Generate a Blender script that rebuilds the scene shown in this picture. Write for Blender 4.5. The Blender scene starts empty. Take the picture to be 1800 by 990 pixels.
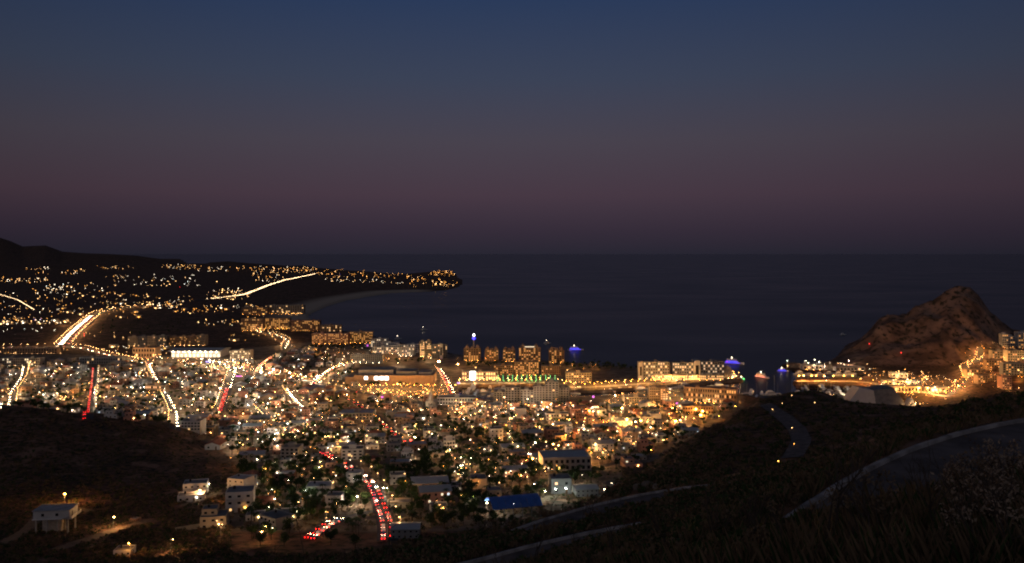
import bpy, math, random
import numpy as np
random.seed(7); rng = np.random.default_rng(7)
sc = bpy.context.scene
COL = sc.collection

# ------------------------------------------------------------------ camera, sky, sun, exposure
F, H, Y0 = 1500.0, 180.0, 446.0           # focal length in photo pixels, eye height, horizon row
cam = bpy.data.objects.new('camera', bpy.data.cameras.new('camera')); COL.objects.link(cam); sc.camera = cam
cam.location = (0, 0, H); cam.rotation_euler = (math.pi/2, 0, 0)
cam.data.sensor_width = 36; cam.data.lens = 36*F/1800; cam.data.shift_y = -(495-Y0)/1800
cam.data.clip_start = 0.5; cam.data.clip_end = 600000

def lin(c):
    return tuple(((v/255)/12.92 if v/255 <= .04045 else ((v/255+.055)/1.055)**2.4) for v in c)
w = bpy.data.worlds.new('World'); sc.world = w; w.use_nodes = True
nt = w.node_tree; N = nt.nodes; LK = nt.links
sky = N.new('ShaderNodeTexSky'); sky.sky_type = 'NISHITA'; sky.sun_disc = False
SUN_EL, SUN_AZ = -2.0, 200.0              # the sun has set behind the camera
sky.sun_elevation = math.radians(SUN_EL); sky.sun_rotation = math.radians(SUN_AZ); sky.altitude = 180
tc = N.new('ShaderNodeTexCoord'); sep = N.new('ShaderNodeSeparateXYZ'); LK.new(tc.outputs['Generated'], sep.inputs[0])
ramp = N.new('ShaderNodeValToRGB'); LK.new(sep.outputs['Z'], ramp.inputs[0]); cr = ramp.color_ramp
stops = [(0, (41, 39, 51)), (.026, (54, 45, 58)), (.068, (71, 57, 69)), (.13, (69, 65, 78)), (.20, (54, 64, 86)), (.285, (36, 55, 88)), (.5, (34, 44, 64)), (1, (34, 40, 54))]
while len(cr.elements) < len(stops): cr.elements.new(.5)
for e, (p, c) in zip(cr.elements, stops):
    e.position = p; e.color = (*lin(c), 1)
bg1 = N['Background']; LK.new(ramp.outputs[0], bg1.inputs[0])
xx = N.new('ShaderNodeMath'); xx.operation = 'MULTIPLY'; LK.new(sep.outputs['X'], xx.inputs[0]); LK.new(sep.outputs['X'], xx.inputs[1])
az = N.new('ShaderNodeMapRange'); LK.new(xx.outputs[0], az.inputs[0]); az.inputs[1].default_value = 0; az.inputs[2].default_value = .5; az.inputs[3].default_value = .97; az.inputs[4].default_value = .5
LK.new(az.outputs[0], bg1.inputs[1])            # the twilight arch is brightest opposite the sunset and fades to its sides
bg2 = N.new('ShaderNodeBackground'); LK.new(sky.outputs[0], bg2.inputs[0]); bg2.inputs[1].default_value = 0.035
add = N.new('ShaderNodeAddShader'); LK.new(bg1.outputs[0], add.inputs[0]); LK.new(bg2.outputs[0], add.inputs[1])
LK.new(add.outputs[0], N['World Output'].inputs[0])
# afterglow of the sun below the western horizon, behind the camera
sun = bpy.data.objects.new('sun', bpy.data.lights.new('sun', 'SUN')); COL.objects.link(sun)
sun.data.energy = 0.18; sun.data.angle = math.radians(60); sun.data.color = (1, .88, .86)
sun.rotation_euler = (math.radians(62), 0, math.radians(-20))

vs = sc.view_settings; vs.view_transform = 'Standard'; vs.look = 'None'; vs.exposure = 0; vs.gamma = 1; vs.use_curve_mapping = False
cy = sc.cycles
cy.use_denoising = True; cy.use_light_tree = True; cy.max_bounces = 4; cy.diffuse_bounces = 2; cy.glossy_bounces = 2
cy.sample_clamp_indirect = 3.0; cy.caustics_reflective = False; cy.caustics_refractive = False; cy.filter_width = 2.0

# ------------------------------------------------------------------ materials
M = {}
def mat(name, col, rough=.85, noise=0, scale=.5, spec=.2, metal=0, rand=0):
    m = bpy.data.materials.new(name); m.use_nodes = True; n = m.node_tree.nodes; l = m.node_tree.links
    b = n['Principled BSDF']; b.inputs['Base Color'].default_value = (*col, 1); b.inputs['Roughness'].default_value = rough
    b.inputs['Specular IOR Level'].default_value = spec; b.inputs['Metallic'].default_value = metal
    if noise or rand:
        g = n.new('ShaderNodeNewGeometry'); t = n.new('ShaderNodeTexNoise'); t.inputs['Scale'].default_value = scale; t.inputs['Detail'].default_value = 5
        l.new(g.outputs['Position'], t.inputs['Vector'])
        hs = n.new('ShaderNodeHueSaturation'); hs.inputs['Color'].default_value = (*col, 1)
        mr = n.new('ShaderNodeMapRange'); mr.inputs['From Min'].default_value = .3; mr.inputs['From Max'].default_value = .7
        mr.inputs['To Min'].default_value = 1-noise; mr.inputs['To Max'].default_value = 1+noise; l.new(t.outputs[0], mr.inputs[0])
        oi = n.new('ShaderNodeObjectInfo'); mu = n.new('ShaderNodeMath'); mu.operation = 'MULTIPLY_ADD'; mu.inputs[1].default_value = rand; mu.inputs[2].default_value = 1-rand/2
        l.new(oi.outputs['Random'], mu.inputs[0]); mm = n.new('ShaderNodeMath'); mm.operation = 'MULTIPLY'
        l.new(mr.outputs[0], mm.inputs[0]); l.new(mu.outputs[0], mm.inputs[1]); l.new(mm.outputs[0], hs.inputs['Value']); l.new(hs.outputs[0], b.inputs['Base Color'])
    M[name] = m; return m
def emit(name, col, s):
    m = bpy.data.materials.new(name); m.use_nodes = True; b = m.node_tree.nodes['Principled BSDF']
    b.inputs['Base Color'].default_value = (.6, .6, .6, 1); b.inputs['Emission Color'].default_value = (*col, 1); b.inputs['Emission Strength'].default_value = s
    M[name] = m; return m
AMB, WARM, WHT, COOL = (1, .40, .065), (1, .54, .19), (1, .84, .60), (.92, 1, .90)
for nm, c, s in [('amber', AMB, 34), ('warm', WARM, 34), ('white', WHT, 34), ('cool', COOL, 30)]:
    emit('lamp_'+nm, c, s*(.32 if nm == 'amber' else .5)); emit('flood_'+nm, c, s*1.8); emit('up_'+nm, c, s*2.2); emit('glow_'+nm, c, s*.4); emit('far_'+nm, c, s*(.2 if nm == 'amber' else .28))
emit('win_warm', (1, .55, .2), 1.5); emit('win_amber', (1, .42, .07), .9); emit('win_white', (1, .80, .52), 1.3); emit('room_warm', (1, .72, .42), .85); emit('win_cool', (.75, .9, 1), 1.2)
emit('red', (1, .006, .006), 7); emit('green', (.05, 1, .3), 3.5); emit('blue', (.012, .02, 1), 2.0); emit('purple', (.6, .03, .7), 1.8); emit('pink', (1, .2, .16), 3)
emit('head', (1, .78, .5), 60); emit('far_head', (1, .66, .34), 12); emit('tail', (1, .006, .004), 10); emit('sign_white', (1, .97, .9), 7); emit('yellowgreen', (.75, 1, .2), 22); emit('sign_red', (1, .08, .05), 4)
mat('wall_white', (.50, .49, .48), .9, .12, .25, rand=.3); mat('wall_cream', (.42, .35, .26), .9, .12, .25, rand=.3); mat('wall_grey', (.23, .23, .235), .9, .15, .25, rand=.3)
mat('wall_tan', (.34, .23, .15), .9, .12, .25, rand=.3); mat('wall_pink', (.50, .27, .20), .9, .12, .25, rand=.3); mat('wall_brick', (.26, .15, .11), .9, .2, .4, rand=.3)
mat('roof_grey', (.17, .17, .18), .95, .25, .3, rand=.4); mat('roof_white', (.36, .36, .37), .9, .2, .3, rand=.3); mat('roof_tile', (.27, .11, .07), .9, .25, .6, rand=.3)
mat('roof_metal', (.34, .36, .38), .5, .12, .1, rand=.2); mat('roof_blue', (.05, .13, .42), .5, .12, .3)
mat('glass_dark', (.015, .017, .02), .15, spec=.5); mat('door_brown', (.12, .07, .04), .7); mat('tank_black', (.03, .03, .032), .6)
mat('pole_grey', (.18, .18, .18), .6); mat('concrete', (.36, .34, .31), .9, .18, .6); mat('asphalt', (.055, .053, .052), .75, .2, .35); mat('asphalt_old', (.12, .098, .094), .9, .45, .45)
mat('kerb', (.31, .28, .27), .9, .45, .9); mat('dirt', (.17, .12, .08), 1, .2, .3); mat('rock', (.2, .155, .125), .95, .3, .5, rand=.3)
mat('bark', (.07, .05, .035), .95, .2, 3); mat('leaf', (.035, .06, .018), .8, .3, .8, rand=.5); mat('leaf_palm', (.045, .075, .025), .7, .2, 1, rand=.4); mat('leaf_dry', (.15, .10, .06), .9, .3, .8, rand=.4)
mat('twig', (.07, .055, .045), .95, .2, 4); mat('tyre', (.02, .02, .02), .8); mat('hull_white', (.75, .75, .74), .35, spec=.5); mat('teak', (.2, .12, .06), .7)
for nm, c in [('car_white', (.7, .7, .69)), ('car_red', (.35, .03, .02)), ('car_silver', (.4, .41, .42)), ('car_black', (.02, .02, .022)), ('car_blue', (.03, .07, .2))]: mat(nm, c, .35, spec=.5)
mat('leaf_pale', (.28, .2, .14), .9, .3, 1.5, rand=.3); mat('sail_pale', (.5, .49, .5), .9, .06, .2)

# ------------------------------------------------------------------ mesh helpers
class MB:
    def __init__(s): s.v = []; s.f = []; s.m = []
    def add(s, vs, fs, mi=0):
        o = len(s.v); s.v += [tuple(p) for p in vs]; s.f += [tuple(i+o for i in f) for f in fs]; s.m += [mi]*len(fs); return s
    def box(s, x0, x1, y0, y1, z0, z1, mi=0, rz=0, c=(0, 0), taper=0):
        t = taper
        P = [(x0, y0, z0), (x1, y0, z0), (x1, y1, z0), (x0, y1, z0), (x0+t, y0+t, z1), (x1-t, y0+t, z1), (x1-t, y1-t, z1), (x0+t, y1-t, z1)]
        if rz or c != (0, 0):
            ca, sa = math.cos(rz), math.sin(rz); P = [(c[0]+x*ca-y*sa, c[1]+x*sa+y*ca, z) for x, y, z in P]
        return s.add(P, [(3, 2, 1, 0), (4, 5, 6, 7), (0, 1, 5, 4), (1, 2, 6, 5), (2, 3, 7, 6), (3, 0, 4, 7)], mi)
    def tube(s, pts, rads, n=6, mi=0, cap=True):
        pts = [np.array(p, float) for p in pts]; rings = []
        for i, p in enumerate(pts):
            d = pts[min(i+1, len(pts)-1)]-pts[max(i-1, 0)]; d /= (np.linalg.norm(d)+1e-9)
            a = np.cross(d, (0, 0, 1.) if abs(d[2]) < .9 else (1., 0, 0)); a /= np.linalg.norm(a); b = np.cross(d, a)
            rings.append([tuple(p+rads[i]*(a*math.cos(k*2*math.pi/n)+b*math.sin(k*2*math.pi/n))) for k in range(n)])
        V = [q for r in rings for q in r]; Fc = []
        for i in range(len(pts)-1):
            for k in range(n): Fc.append((i*n+k, i*n+(k+1) % n, (i+1)*n+(k+1) % n, (i+1)*n+k))
        if cap: Fc += [tuple(range(n))[::-1], tuple(range((len(pts)-1)*n, len(pts)*n))]
        return s.add(V, Fc, mi)
    def lathe(s, prof, n=12, c=(0, 0, 0), mi=0):
        V = []; Fc = []
        for r, z in prof:
            for k in range(n): V.append((c[0]+r*math.cos(2*math.pi*k/n), c[1]+r*math.sin(2*math.pi*k/n), c[2]+z))
        for i in range(len(prof)-1):
            for k in range(n): Fc.append((i*n+k, i*n+(k+1) % n, (i+1)*n+(k+1) % n, (i+1)*n+k))
        Fc += [tuple(range(n))[::-1], tuple(range((len(prof)-1)*n, len(prof)*n))]
        return s.add(V, Fc, mi)
    def prism(s, poly, a, b, axis='y', mi=0):
        n = len(poly)
        if axis == 'y': V = [(p, a, q) for p, q in poly]+[(p, b, q) for p, q in poly]
        elif axis == 'x': V = [(a, p, q) for p, q in poly]+[(b, p, q) for p, q in poly]
        else: V = [(p, q, a) for p, q in poly]+[(p, q, b) for p, q in poly]
        return s.add(V, [tuple(range(n)), tuple(range(2*n-1, n-1, -1))]+[(i, i+n, (i+1) % n+n, (i+1) % n) for i in range(n)], mi)
    def mesh(s, name, mats):
        me = bpy.data.meshes.new(name); me.from_pydata(s.v, [], s.f)
        for m in mats: me.materials.append(M[m] if isinstance(m, str) else m)
        if len(mats) > 1: me.polygons.foreach_set('material_index', s.m)
        me.update(); return me
    def build(s, name, mats, parent=None, loc=None, rz=0):
        return ob(name, s.mesh(name, [mats] if isinstance(mats, str) else mats), parent, loc, rz)
ICO = None
def blob(mb, c, r, mi=0, sz=1.0):                      # octahedral lamp globe, subdivided once at the equator
    x, y, z = c; k = .707*r
    V = [(x, y, z-r*sz), (x+r, y, z), (x+k, y+k, z), (x, y+r, z), (x-k, y+k, z), (x-r, y, z), (x-k, y-k, z), (x, y-r, z), (x+k, y-k, z), (x, y, z+r*sz)]
    mb.add(V, [(0, i % 8+1+0 if False else (i+1) % 8+1, i+1) for i in range(8)]+[(9, i+1, (i+1) % 8+1) for i in range(8)], mi)
def ob(name, me, parent=None, loc=None, rz=0, scale=None, m=None):
    o = bpy.data.objects.new(name, me); COL.objects.link(o)
    if parent is not None: o.parent = parent
    if loc is not None: o.location = loc
    if rz: o.rotation_euler = (0, 0, rz)
    if scale is not None: o.scale = scale if hasattr(scale, '__len__') else (scale,)*3
    if m is not None:
        o.material_slots[0].link = 'OBJECT'; o.material_slots[0].material = M[m]
    return o
def tag(o, label=None, cat=None, group=None, kind=None):
    if label: o['label'] = label
    if cat: o['category'] = cat
    if group: o['group'] = group
    if kind: o['kind'] = kind
    return o
def np_mesh(name, V, Q, mats, mi=None):
    me = bpy.data.meshes.new(name); V = np.asarray(V, np.float32); Q = np.asarray(Q, np.int32); k = Q.shape[1]
    me.vertices.add(len(V)); me.vertices.foreach_set('co', V.ravel()); me.loops.add(Q.size); me.loops.foreach_set('vertex_index', Q.ravel())
    me.polygons.add(len(Q)); me.polygons.foreach_set('loop_start', np.arange(0, Q.size, k)); me.polygons.foreach_set('loop_total', np.full(len(Q), k, np.int32))
    for m in mats: me.materials.append(M[m])
    if mi is not None: me.polygons.foreach_set('material_index', np.asarray(mi, np.int32))
    me.update(); return me
class Stuff:                                            # joins many copies of small prototype meshes into one object
    def __init__(s, mats): s.mats = mats; s.V = []; s.T = []; s.mi = []; s.n = 0
    def proto(s, mb):
        T = []; mi = []
        for f, m in zip(mb.f, mb.m):
            for i in range(1, len(f)-1): T.append((f[0], f[i], f[i+1])); mi.append(m)
        return np.array(mb.v, float), np.array(T), np.array(mi)
    def put(s, pr, loc, rz=0, sc=(1, 1, 1), remap=None):
        V, T, mi = pr; c, sn = math.cos(rz), math.sin(rz); W = V*np.array(sc)
        W = np.stack([W[:, 0]*c-W[:, 1]*sn+loc[0], W[:, 0]*sn+W[:, 1]*c+loc[1], W[:, 2]+loc[2]], 1)
        s.V.append(W); s.T.append(T+s.n); s.n += len(V); s.mi.append(mi if remap is None else np.array(remap)[mi])
    def build(s, name, label=None, cat=None, parent=None):
        if not s.V: return None
        o = ob(name, np_mesh(name, np.concatenate(s.V), np.concatenate(s.T), s.mats, np.concatenate(s.mi)), parent)
        o['kind'] = 'stuff'
        if label: o['label'] = label; o['category'] = cat
        return o

# ------------------------------------------------------------------ labels that single out: description + where + order
def ordinal(n):
    one = ['', 'first', 'second', 'third', 'fourth', 'fifth', 'sixth', 'seventh', 'eighth', 'ninth', 'tenth', 'eleventh', 'twelfth', 'thirteenth', 'fourteenth', 'fifteenth', 'sixteenth', 'seventeenth', 'eighteenth', 'nineteenth']
    ten = ['', '', 'twent', 'thirt', 'fort', 'fift', 'sixt', 'sevent', 'eight', 'ninet']
    if n < 20: return one[n]
    if n > 99: return 'hundred-and-'+ordinal(n-100) if n > 100 else 'hundredth'
    return ten[n//10]+('ieth' if n % 10 == 0 else 'y-'+one[n % 10])
REG = {}
def where(px, py):
    if px > 1390: return 'at the harbour' if py < 705 else 'on the dark hill'
    if py < 604: return 'beside the bright highway' if px < 210 else 'on the far plain'
    if px > 1030: return 'around the marina hotel' if py < 700 else ('in the amber downtown' if py < 775 else 'below the amber downtown')
    if px > 620 and py < 705: return 'by the marina basin'
    if py < 650: return 'near the floodlit store'
    if px < 300: return 'above the dark hill' if py < 760 else 'under the dark hill'
    if px < 470: return 'right of the dark hill' if py < 760 else 'at the hill foot'
    if py < 735: return 'in front of the mall'
    if px < 760: return 'beside the winding red street' if py > 785 else 'above the winding red street'
    return 'in the middle town' if py < 810 else 'near the blue roof'
def reg(o, desc, cat, px, py, group, place=None):
    tag(o, None, cat, group); REG.setdefault((cat, desc, place or where(px, py)), []).append((px, py, o))
def finish_labels():
    for (cat, desc, pl), L in REG.items():
        L.sort(key=lambda t: (t[0], t[1]))
        for i, (_, _, o) in enumerate(L):
            o['label'] = f'{desc} {pl}' if len(L) == 1 else f'{desc} {pl}, {ordinal(i+1)} from left'

# ------------------------------------------------------------------ terrain: one height field, rows by distance, columns by bearing
def vnoise(x, y, s):
    xi = np.floor(x).astype(np.int64); yi = np.floor(y).astype(np.int64); fx = x-xi; fy = y-yi
    fx = fx*fx*(3-2*fx); fy = fy*fy*(3-2*fy)
    def hsh(a, b):
        n = (a*374761393+b*668265263+s*1274126177) & 0xffffffff; n = ((n ^ (n >> 13))*1274126177) & 0xffffffff
        return ((n ^ (n >> 16)) & 0xffff)/65535.0
    return (hsh(xi, yi)*(1-fx)+hsh(xi+1, yi)*fx)*(1-fy)+(hsh(xi, yi+1)*(1-fx)+hsh(xi+1, yi+1)*fx)*fy
def fbm(x, y, sc_, s, o=5):
    t = 0; a = 1; tot = 0; fq = 1/sc_
    for i in range(o):
        t = t+a*vnoise(x*fq+17*i, y*fq-31*i, s+i); tot += a; a *= .5; fq *= 2.03
    return t/tot*2-1
def plain(D):
    return 3.2+57*np.clip((1100-D)/750, 0, 1.0)**1.6
def pz(px, py, D): return ((px-900)/F*D, D, H-D*(py-Y0)/F)
CP = []
for a in [(1370, 925, 37.6), (1480, 853, 44.2), (1600, 793, 51.9), (1700, 762, 57), (1800, 741, 61), (1950, 720, 65.7),
          (1600, 768, 120), (1720, 720, 130), (1530, 752, 300), (1640, 742, 250), (1720, 703, 220), (1800, 694, 200), (1950, 680, 180), (2300, 660, 180),
          (1430, 686, 450), (1380, 689, 440), (1340, 702, 420), (1300, 718, 390), (1240, 750, 350), (1200, 784, 320), (1170, 806, 300), (1130, 828, 275), (1090, 853, 250), (1470, 706, 430), (1500, 728, 380),
          (1410, 770, 300), (1390, 825, 250), (1300, 780, 300), (1250, 815, 250), (1350, 742, 350), (1500, 790, 200), (1450, 832, 170), (1250, 842, 160), (1150, 858, 160),
          (940, 920, 101), (1031, 893, 107), (1120, 872, 112.7), (1200, 859, 116), (1300, 850, 119), (1400, 848, 119),
          (850, 985, 69.6), (920, 965, 72.3), (1000, 946, 75), (1080, 930, 77.5), (1160, 917, 79.6), (1230, 908, 81.2),
          (850, 928, 115), (700, 966, 110), (600, 980, 105), (450, 1000, 100), (300, 1020, 100), (0, 1060, 100), (-300, 1060, 100)]: CP.append(pz(*a))
CP += [pz(*a) for a in [(1370, 965, 23), (1450, 935, 22), (1600, 885, 23), (1750, 852, 25), (1800, 825, 27), (1950, 765, 32)]]
CP += [(0, 10, 175), (10, 12, 175), (-10, 10, 174), (-30, 15, 166), (-25, 40, 158), (-5, 40, 163), (30, 30, 175), (45, 40, 178), (60, 60, 178), (40, 50, 169.5), (0, 3, 177.6), (8, 3, 177.6), (-8, 3, 177.6)]
for u in (1300, 1500, 1700, 1900, 2200): CP += [((u-900)/F*D, D, z+(u > 1600)*12) for D, z in ((560, 44), (620, 33))]
for u in (1000, 1080): CP += [((u-900)/F*170, 170, 118 if u == 1000 else 126)]
for u in range(-400, 1150, 150):
    for D in (400, 460, 520, 600, 680): CP.append(((u-900)/F*D, D, float(plain(D))))
    if u < 1050: CP.append(((u-900)/F*200, 200, 88 if u < 700 else 96)); CP.append(((u-900)/F*300, 300, 68))
CP = np.array(CP); nC = len(CP)
dm = np.linalg.norm(CP[:, None, :2]-CP[None, :, :2], axis=2)
A = np.zeros((nC+3, nC+3)); A[:nC, :nC] = dm; A[:nC, nC] = 1; A[:nC, nC+1:] = CP[:, :2]; A[nC, :nC] = 1; A[nC+1:, :nC] = CP[:, :2].T
cf = np.linalg.solve(A, np.concatenate([CP[:, 2], np.zeros(3)]))
def rbf(x, y):
    out = np.empty(x.shape); xf = x.ravel(); yf = y.ravel(); o = out.ravel()
    for i in range(0, len(xf), 40000):
        d = np.sqrt((xf[i:i+40000, None]-CP[None, :, 0])**2+(yf[i:i+40000, None]-CP[None, :, 1])**2)
        o[i:i+40000] = d@cf[:nC]+cf[nC]+xf[i:i+40000]*cf[nC+1]+yf[i:i+40000]*cf[nC+2]
    return o.reshape(x.shape)
US = np.arange(-560, 2361, 5.0)
DS = np.concatenate([np.geomspace(3, 620, 330), F*H/np.arange(F*H/622, 9.0, -.75)])
DS = np.unique(DS)
UU, DD = np.meshgrid(US, DS); XX = (UU-900)/F*DD; YY = DD.copy()
ZZ = plain(DD).copy()
near = DS < 700; k = near.sum(); r = rbf(XX[:k], YY[:k]); bl = np.clip((DD[:k]-600)/100, 0, 1)
ZZ[:k] = r*(1-bl)+ZZ[:k]*bl
scrub = np.zeros_like(ZZ); scrub[:k] = np.where((DD[:k] < 340) | ((UU[:k] < 405) & (DD[:k] < 560)) | ((UU[:k] > 1090) & (DD[:k] < 600)), 1, 0)*(1-bl)
def ridge(sil, Dc, wn, wf, pw, amp, ns, seed):
    global ZZ, scrub
    su, sy = zip(*sil); dc = np.interp(US, su, Dc) if hasattr(Dc, '__len__') else np.full(len(US), float(Dc))
    zc = H-dc*(np.interp(US, su, sy)-Y0)/F
    zc = np.where((US < su[0]-1) | (US > su[-1]+1), -60, zc); dc = dc[None]; zc = zc[None]
    t = np.where(DD < dc, (dc-DD)/wn, (DD-dc)/wf); inside = t < 1; t = np.clip(t, 0, 1)
    rel = np.maximum(zc-ZZ, 0)*(1-t)**pw if pw < 5 else np.maximum(zc-ZZ, 0)*(.5+.5*np.cos(np.pi*t))
    nz = fbm(XX, YY, ns, seed, 6); rg = 1-2*np.abs(fbm(XX, YY, ns*1.6, seed+9, 5))
    f = np.clip(rel/np.maximum(amp*2, 1), 0, 1)
    add_ = rel+amp*f*(nz*.7+(rg-.75)*.8)*np.clip(t*4, .25, 1)
    ZZ = np.where(inside, ZZ+np.maximum(add_, 0), ZZ); scrub = np.maximum(scrub, np.where(inside, np.clip(rel/6, 0, 1), 0))
ridge([(-560, 690), (0, 715), (60, 717), (100, 722), (200, 737), (300, 755), (350, 775), (390, 800), (430, 835), (470, 880)], 690, 220, 120, 9, 2.5, 40, 3)
ridge([(-560, 380), (-200, 400), (0, 417), (18, 423), (40, 433), (80, 431), (110, 442), (150, 445), (190, 446), (240, 449), (290, 456), (320, 463), (345, 474)], 9500, 4200, 3000, 2.0, 22, 900, 11)
ridge([(335, 470), (370, 461), (400, 459), (440, 463), (480, 466), (510, 468), (535, 467), (560, 472), (580, 475)], 8600, 1600, 900, 1.3, 12, 500, 14)
ridge([(700, 484), (740, 480), (775, 477), (800, 480), (812, 487)], 6700, 500, 300, 1.0, 4, 200, 16)
HS = [(1455, 640), (1462, 632), (1478, 619), (1500, 604), (1528, 580), (1543, 561), (1560, 553), (1590, 549), (1606, 538), (1640, 526), (1668, 509), (1688, 503), (1704, 507), (1720, 521), (1738, 545), (1756, 562), (1776, 574), (1792, 582), (1850, 604), (1950, 640)]
ridge(HS, 1500, 170, 230, 1.15, 24, 75, 21)
ridge([(1630, 672), (1680, 660), (1720, 640), (1760, 622), (1800, 612), (1900, 590), (2100, 560), (2360, 540)], 1210, 210, 200, 1.0, 2, 90, 25)
ZZ += scrub*np.clip(DD/120, 0, 1)*1.2*fbm(XX, YY, 22, 40, 5)*np.clip(2-DD/900, 0, 1)
hm_ = scrub*((UU > 1440) & (DD > 1250)); rg_ = 1-2*np.abs(fbm(XX, YY, 46, 61, 5)); ZZ += hm_*(7*(rg_-.6)+3.5*fbm(XX, YY, 16, 66, 4))*np.clip(ZZ/25, 0, 1)
ZZ += np.clip((DD-1700)/2500, 0, 1)*(3+3*fbm(XX, YY, 600, 50, 4))
# water: sea, marina basin and harbour as seen on the level z=0
SEA = [(300, 446.2), (330, 463), (420, 464), (500, 467), (560, 471), (620, 476), (700, 482), (760, 482), (800, 486), (815, 494), (808, 503), (785, 509), (750, 512), (720, 513), (690, 514), (650, 520), (610, 527), (575, 537), (552, 547), (541, 555), (548, 563), (570, 572), (600, 581), (640, 588), (680, 596), (720, 606), (760, 614), (800, 622), (840, 628), (900, 632), (960, 634), (1010, 637), (1060, 642), (1120, 647), (1180, 650), (1240, 652), (1288, 654), (1306, 660), (1310, 668), (1250, 672), (1130, 682), (1060, 687), (1003, 688), (976, 676), (815, 678), (802, 690), (812, 703), (870, 706), (930, 703), (1000, 699), (1060, 697), (1130, 692), (1205, 688), (1290, 690), (1330, 700), (1400, 712), (1490, 700), (1496, 682), (1400, 679), (1394, 671), (1399, 665), (1512, 664), (1522, 658), (1490, 653), (1420, 652), (1395, 649), (1370, 642), (1388, 637), (1440, 640), (1460, 633), (1474, 624), (1486, 612), (1510, 603), (1560, 597), (1700, 593), (1900, 595), (2360, 600), (2360, 446.2)]
SEA = [(a, Y0+(b_-Y0)*H/177.2) for a, b_ in SEA]
def inpoly(px, py, poly):
    ins = np.zeros(px.shape, bool); n = len(poly)
    for i in range(n):
        x1, y1 = poly[i]; x2, y2 = poly[(i+1) % n]
        if y1 == y2: continue
        c = ((y1 > py) != (y2 > py)) & (px < (x2-x1)*(py-y1)/(y2-y1)+x1); ins ^= c
    return ins
PY0 = Y0+F*H/DD
water = inpoly(UU, PY0, SEA) & (DD > 800)
# beach: land close to the bay's shore
sand = np.zeros_like(ZZ)
BAY = np.array([(720, 513), (690, 514), (650, 520), (610, 527), (575, 537), (552, 547), (541, 555), (548, 563), (570, 572)])
bx = (BAY[:, 0]-900)/F*(F*H/(BAY[:, 1]-Y0)); by = F*H/(BAY[:, 1]-Y0); t = np.linspace(0, len(BAY)-1, 80); bx = np.interp(t, range(len(BAY)), bx); by = np.interp(t, range(len(BAY)), by)
sel = (DS > 1900) & (DS < 4600); ds = np.min(np.hypot(XX[sel][..., None]-bx, YY[sel][..., None]-by), axis=-1); sand[sel] = np.clip(1.6-ds/90, 0, 1)
# near roads flatten the slope they run on
def edge3(pts, z): return [((u-900)/F*((H-z)*F/(y-Y0)), (H-z)*F/(y-Y0), z) for u, y in pts]
def resample(P, step):
    P = np.array(P, float); d = np.r_[0, np.cumsum(np.linalg.norm(np.diff(P[:, :2], axis=0), axis=1))]; n = max(2, int(d[-1]/step)+1); s = np.linspace(0, d[-1], n)
    Q = np.stack([np.interp(s, d, P[:, i]) for i in range(3)], 1)
    for _ in range(3): Q[1:-1] = (Q[:-2]+2*Q[1:-1]+Q[2:])/4
    return Q
def offset(Q, d):
    T = np.gradient(Q[:, :2], axis=0); T /= np.linalg.norm(T, axis=1)[:, None]+1e-9
    R = Q.copy(); R[:, 0] += T[:, 1]*d; R[:, 1] -= T[:, 0]*d; return R
roadA = resample(edge3([(1330, 965), (1370, 925), (1440, 880), (1480, 853), (1540, 820), (1600, 793), (1680, 766), (1750, 750), (1800, 741), (1900, 729), (2050, 718)], 168), 1.0)
roadB = resample(edge3([(800, 997), (850, 985), (920, 965), (1000, 946), (1080, 930), (1160, 917), (1230, 908)], 155)+[(25, 84, 154.4), (32, 90, 153), (37, 97, 151.4)], 1.0)
roadC = resample(edge3([(900, 935), (940, 920), (1031, 893), (1120, 872), (1200, 859), (1260, 853)], 148)+[(34, 118, 148.3), (42, 112, 149.4), (45, 104, 150.6)], 1.0)
RD = [(offset(roadA, 3.6), 3.8), (offset(roadB, 3.4), 3.6), (offset(roadC, 3.2), 3.4)]
kk = (DS < 170).sum()
for C, hw in RD:
    xs = XX[:kk]; ys = YY[:kk]; msk = (xs > C[:, 0].min()-12) & (xs < C[:, 0].max()+12) & (ys > C[:, 1].min()-12) & (ys < C[:, 1].max()+12)
    d = np.hypot(xs[msk][:, None]-C[None, :, 0], ys[msk][:, None]-C[None, :, 1]); j = d.argmin(1); dmn = d.min(1); zr = C[j, 2]-.22
    b = np.clip((dmn-hw-.6)/4.5, 0, 1); b = b*b*(3-2*b); zz = ZZ[:kk]; zz[msk] = zr*(1-b)+zz[msk]*b; sc_ = scrub[:kk]; sc_[msk] *= b
ZZ = np.where(water, -5.0, np.maximum(ZZ, 2.6))
PYT = Y0+F*(H-ZZ)/DD                                   # where each terrain point projects
def gh(x, y):
    u = 900+F*x/y; i = min(max((u-US[0])/5, 0), len(US)-1.001); j = int(np.searchsorted(DS, y))-1; j = min(max(j, 0), len(DS)-2); f = (y-DS[j])/(DS[j+1]-DS[j]); a = int(i); g = i-a
    return float((ZZ[j, a]*(1-g)+ZZ[j, a+1]*g)*(1-f)+(ZZ[j+1, a]*(1-g)+ZZ[j+1, a+1]*g)*f)
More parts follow.
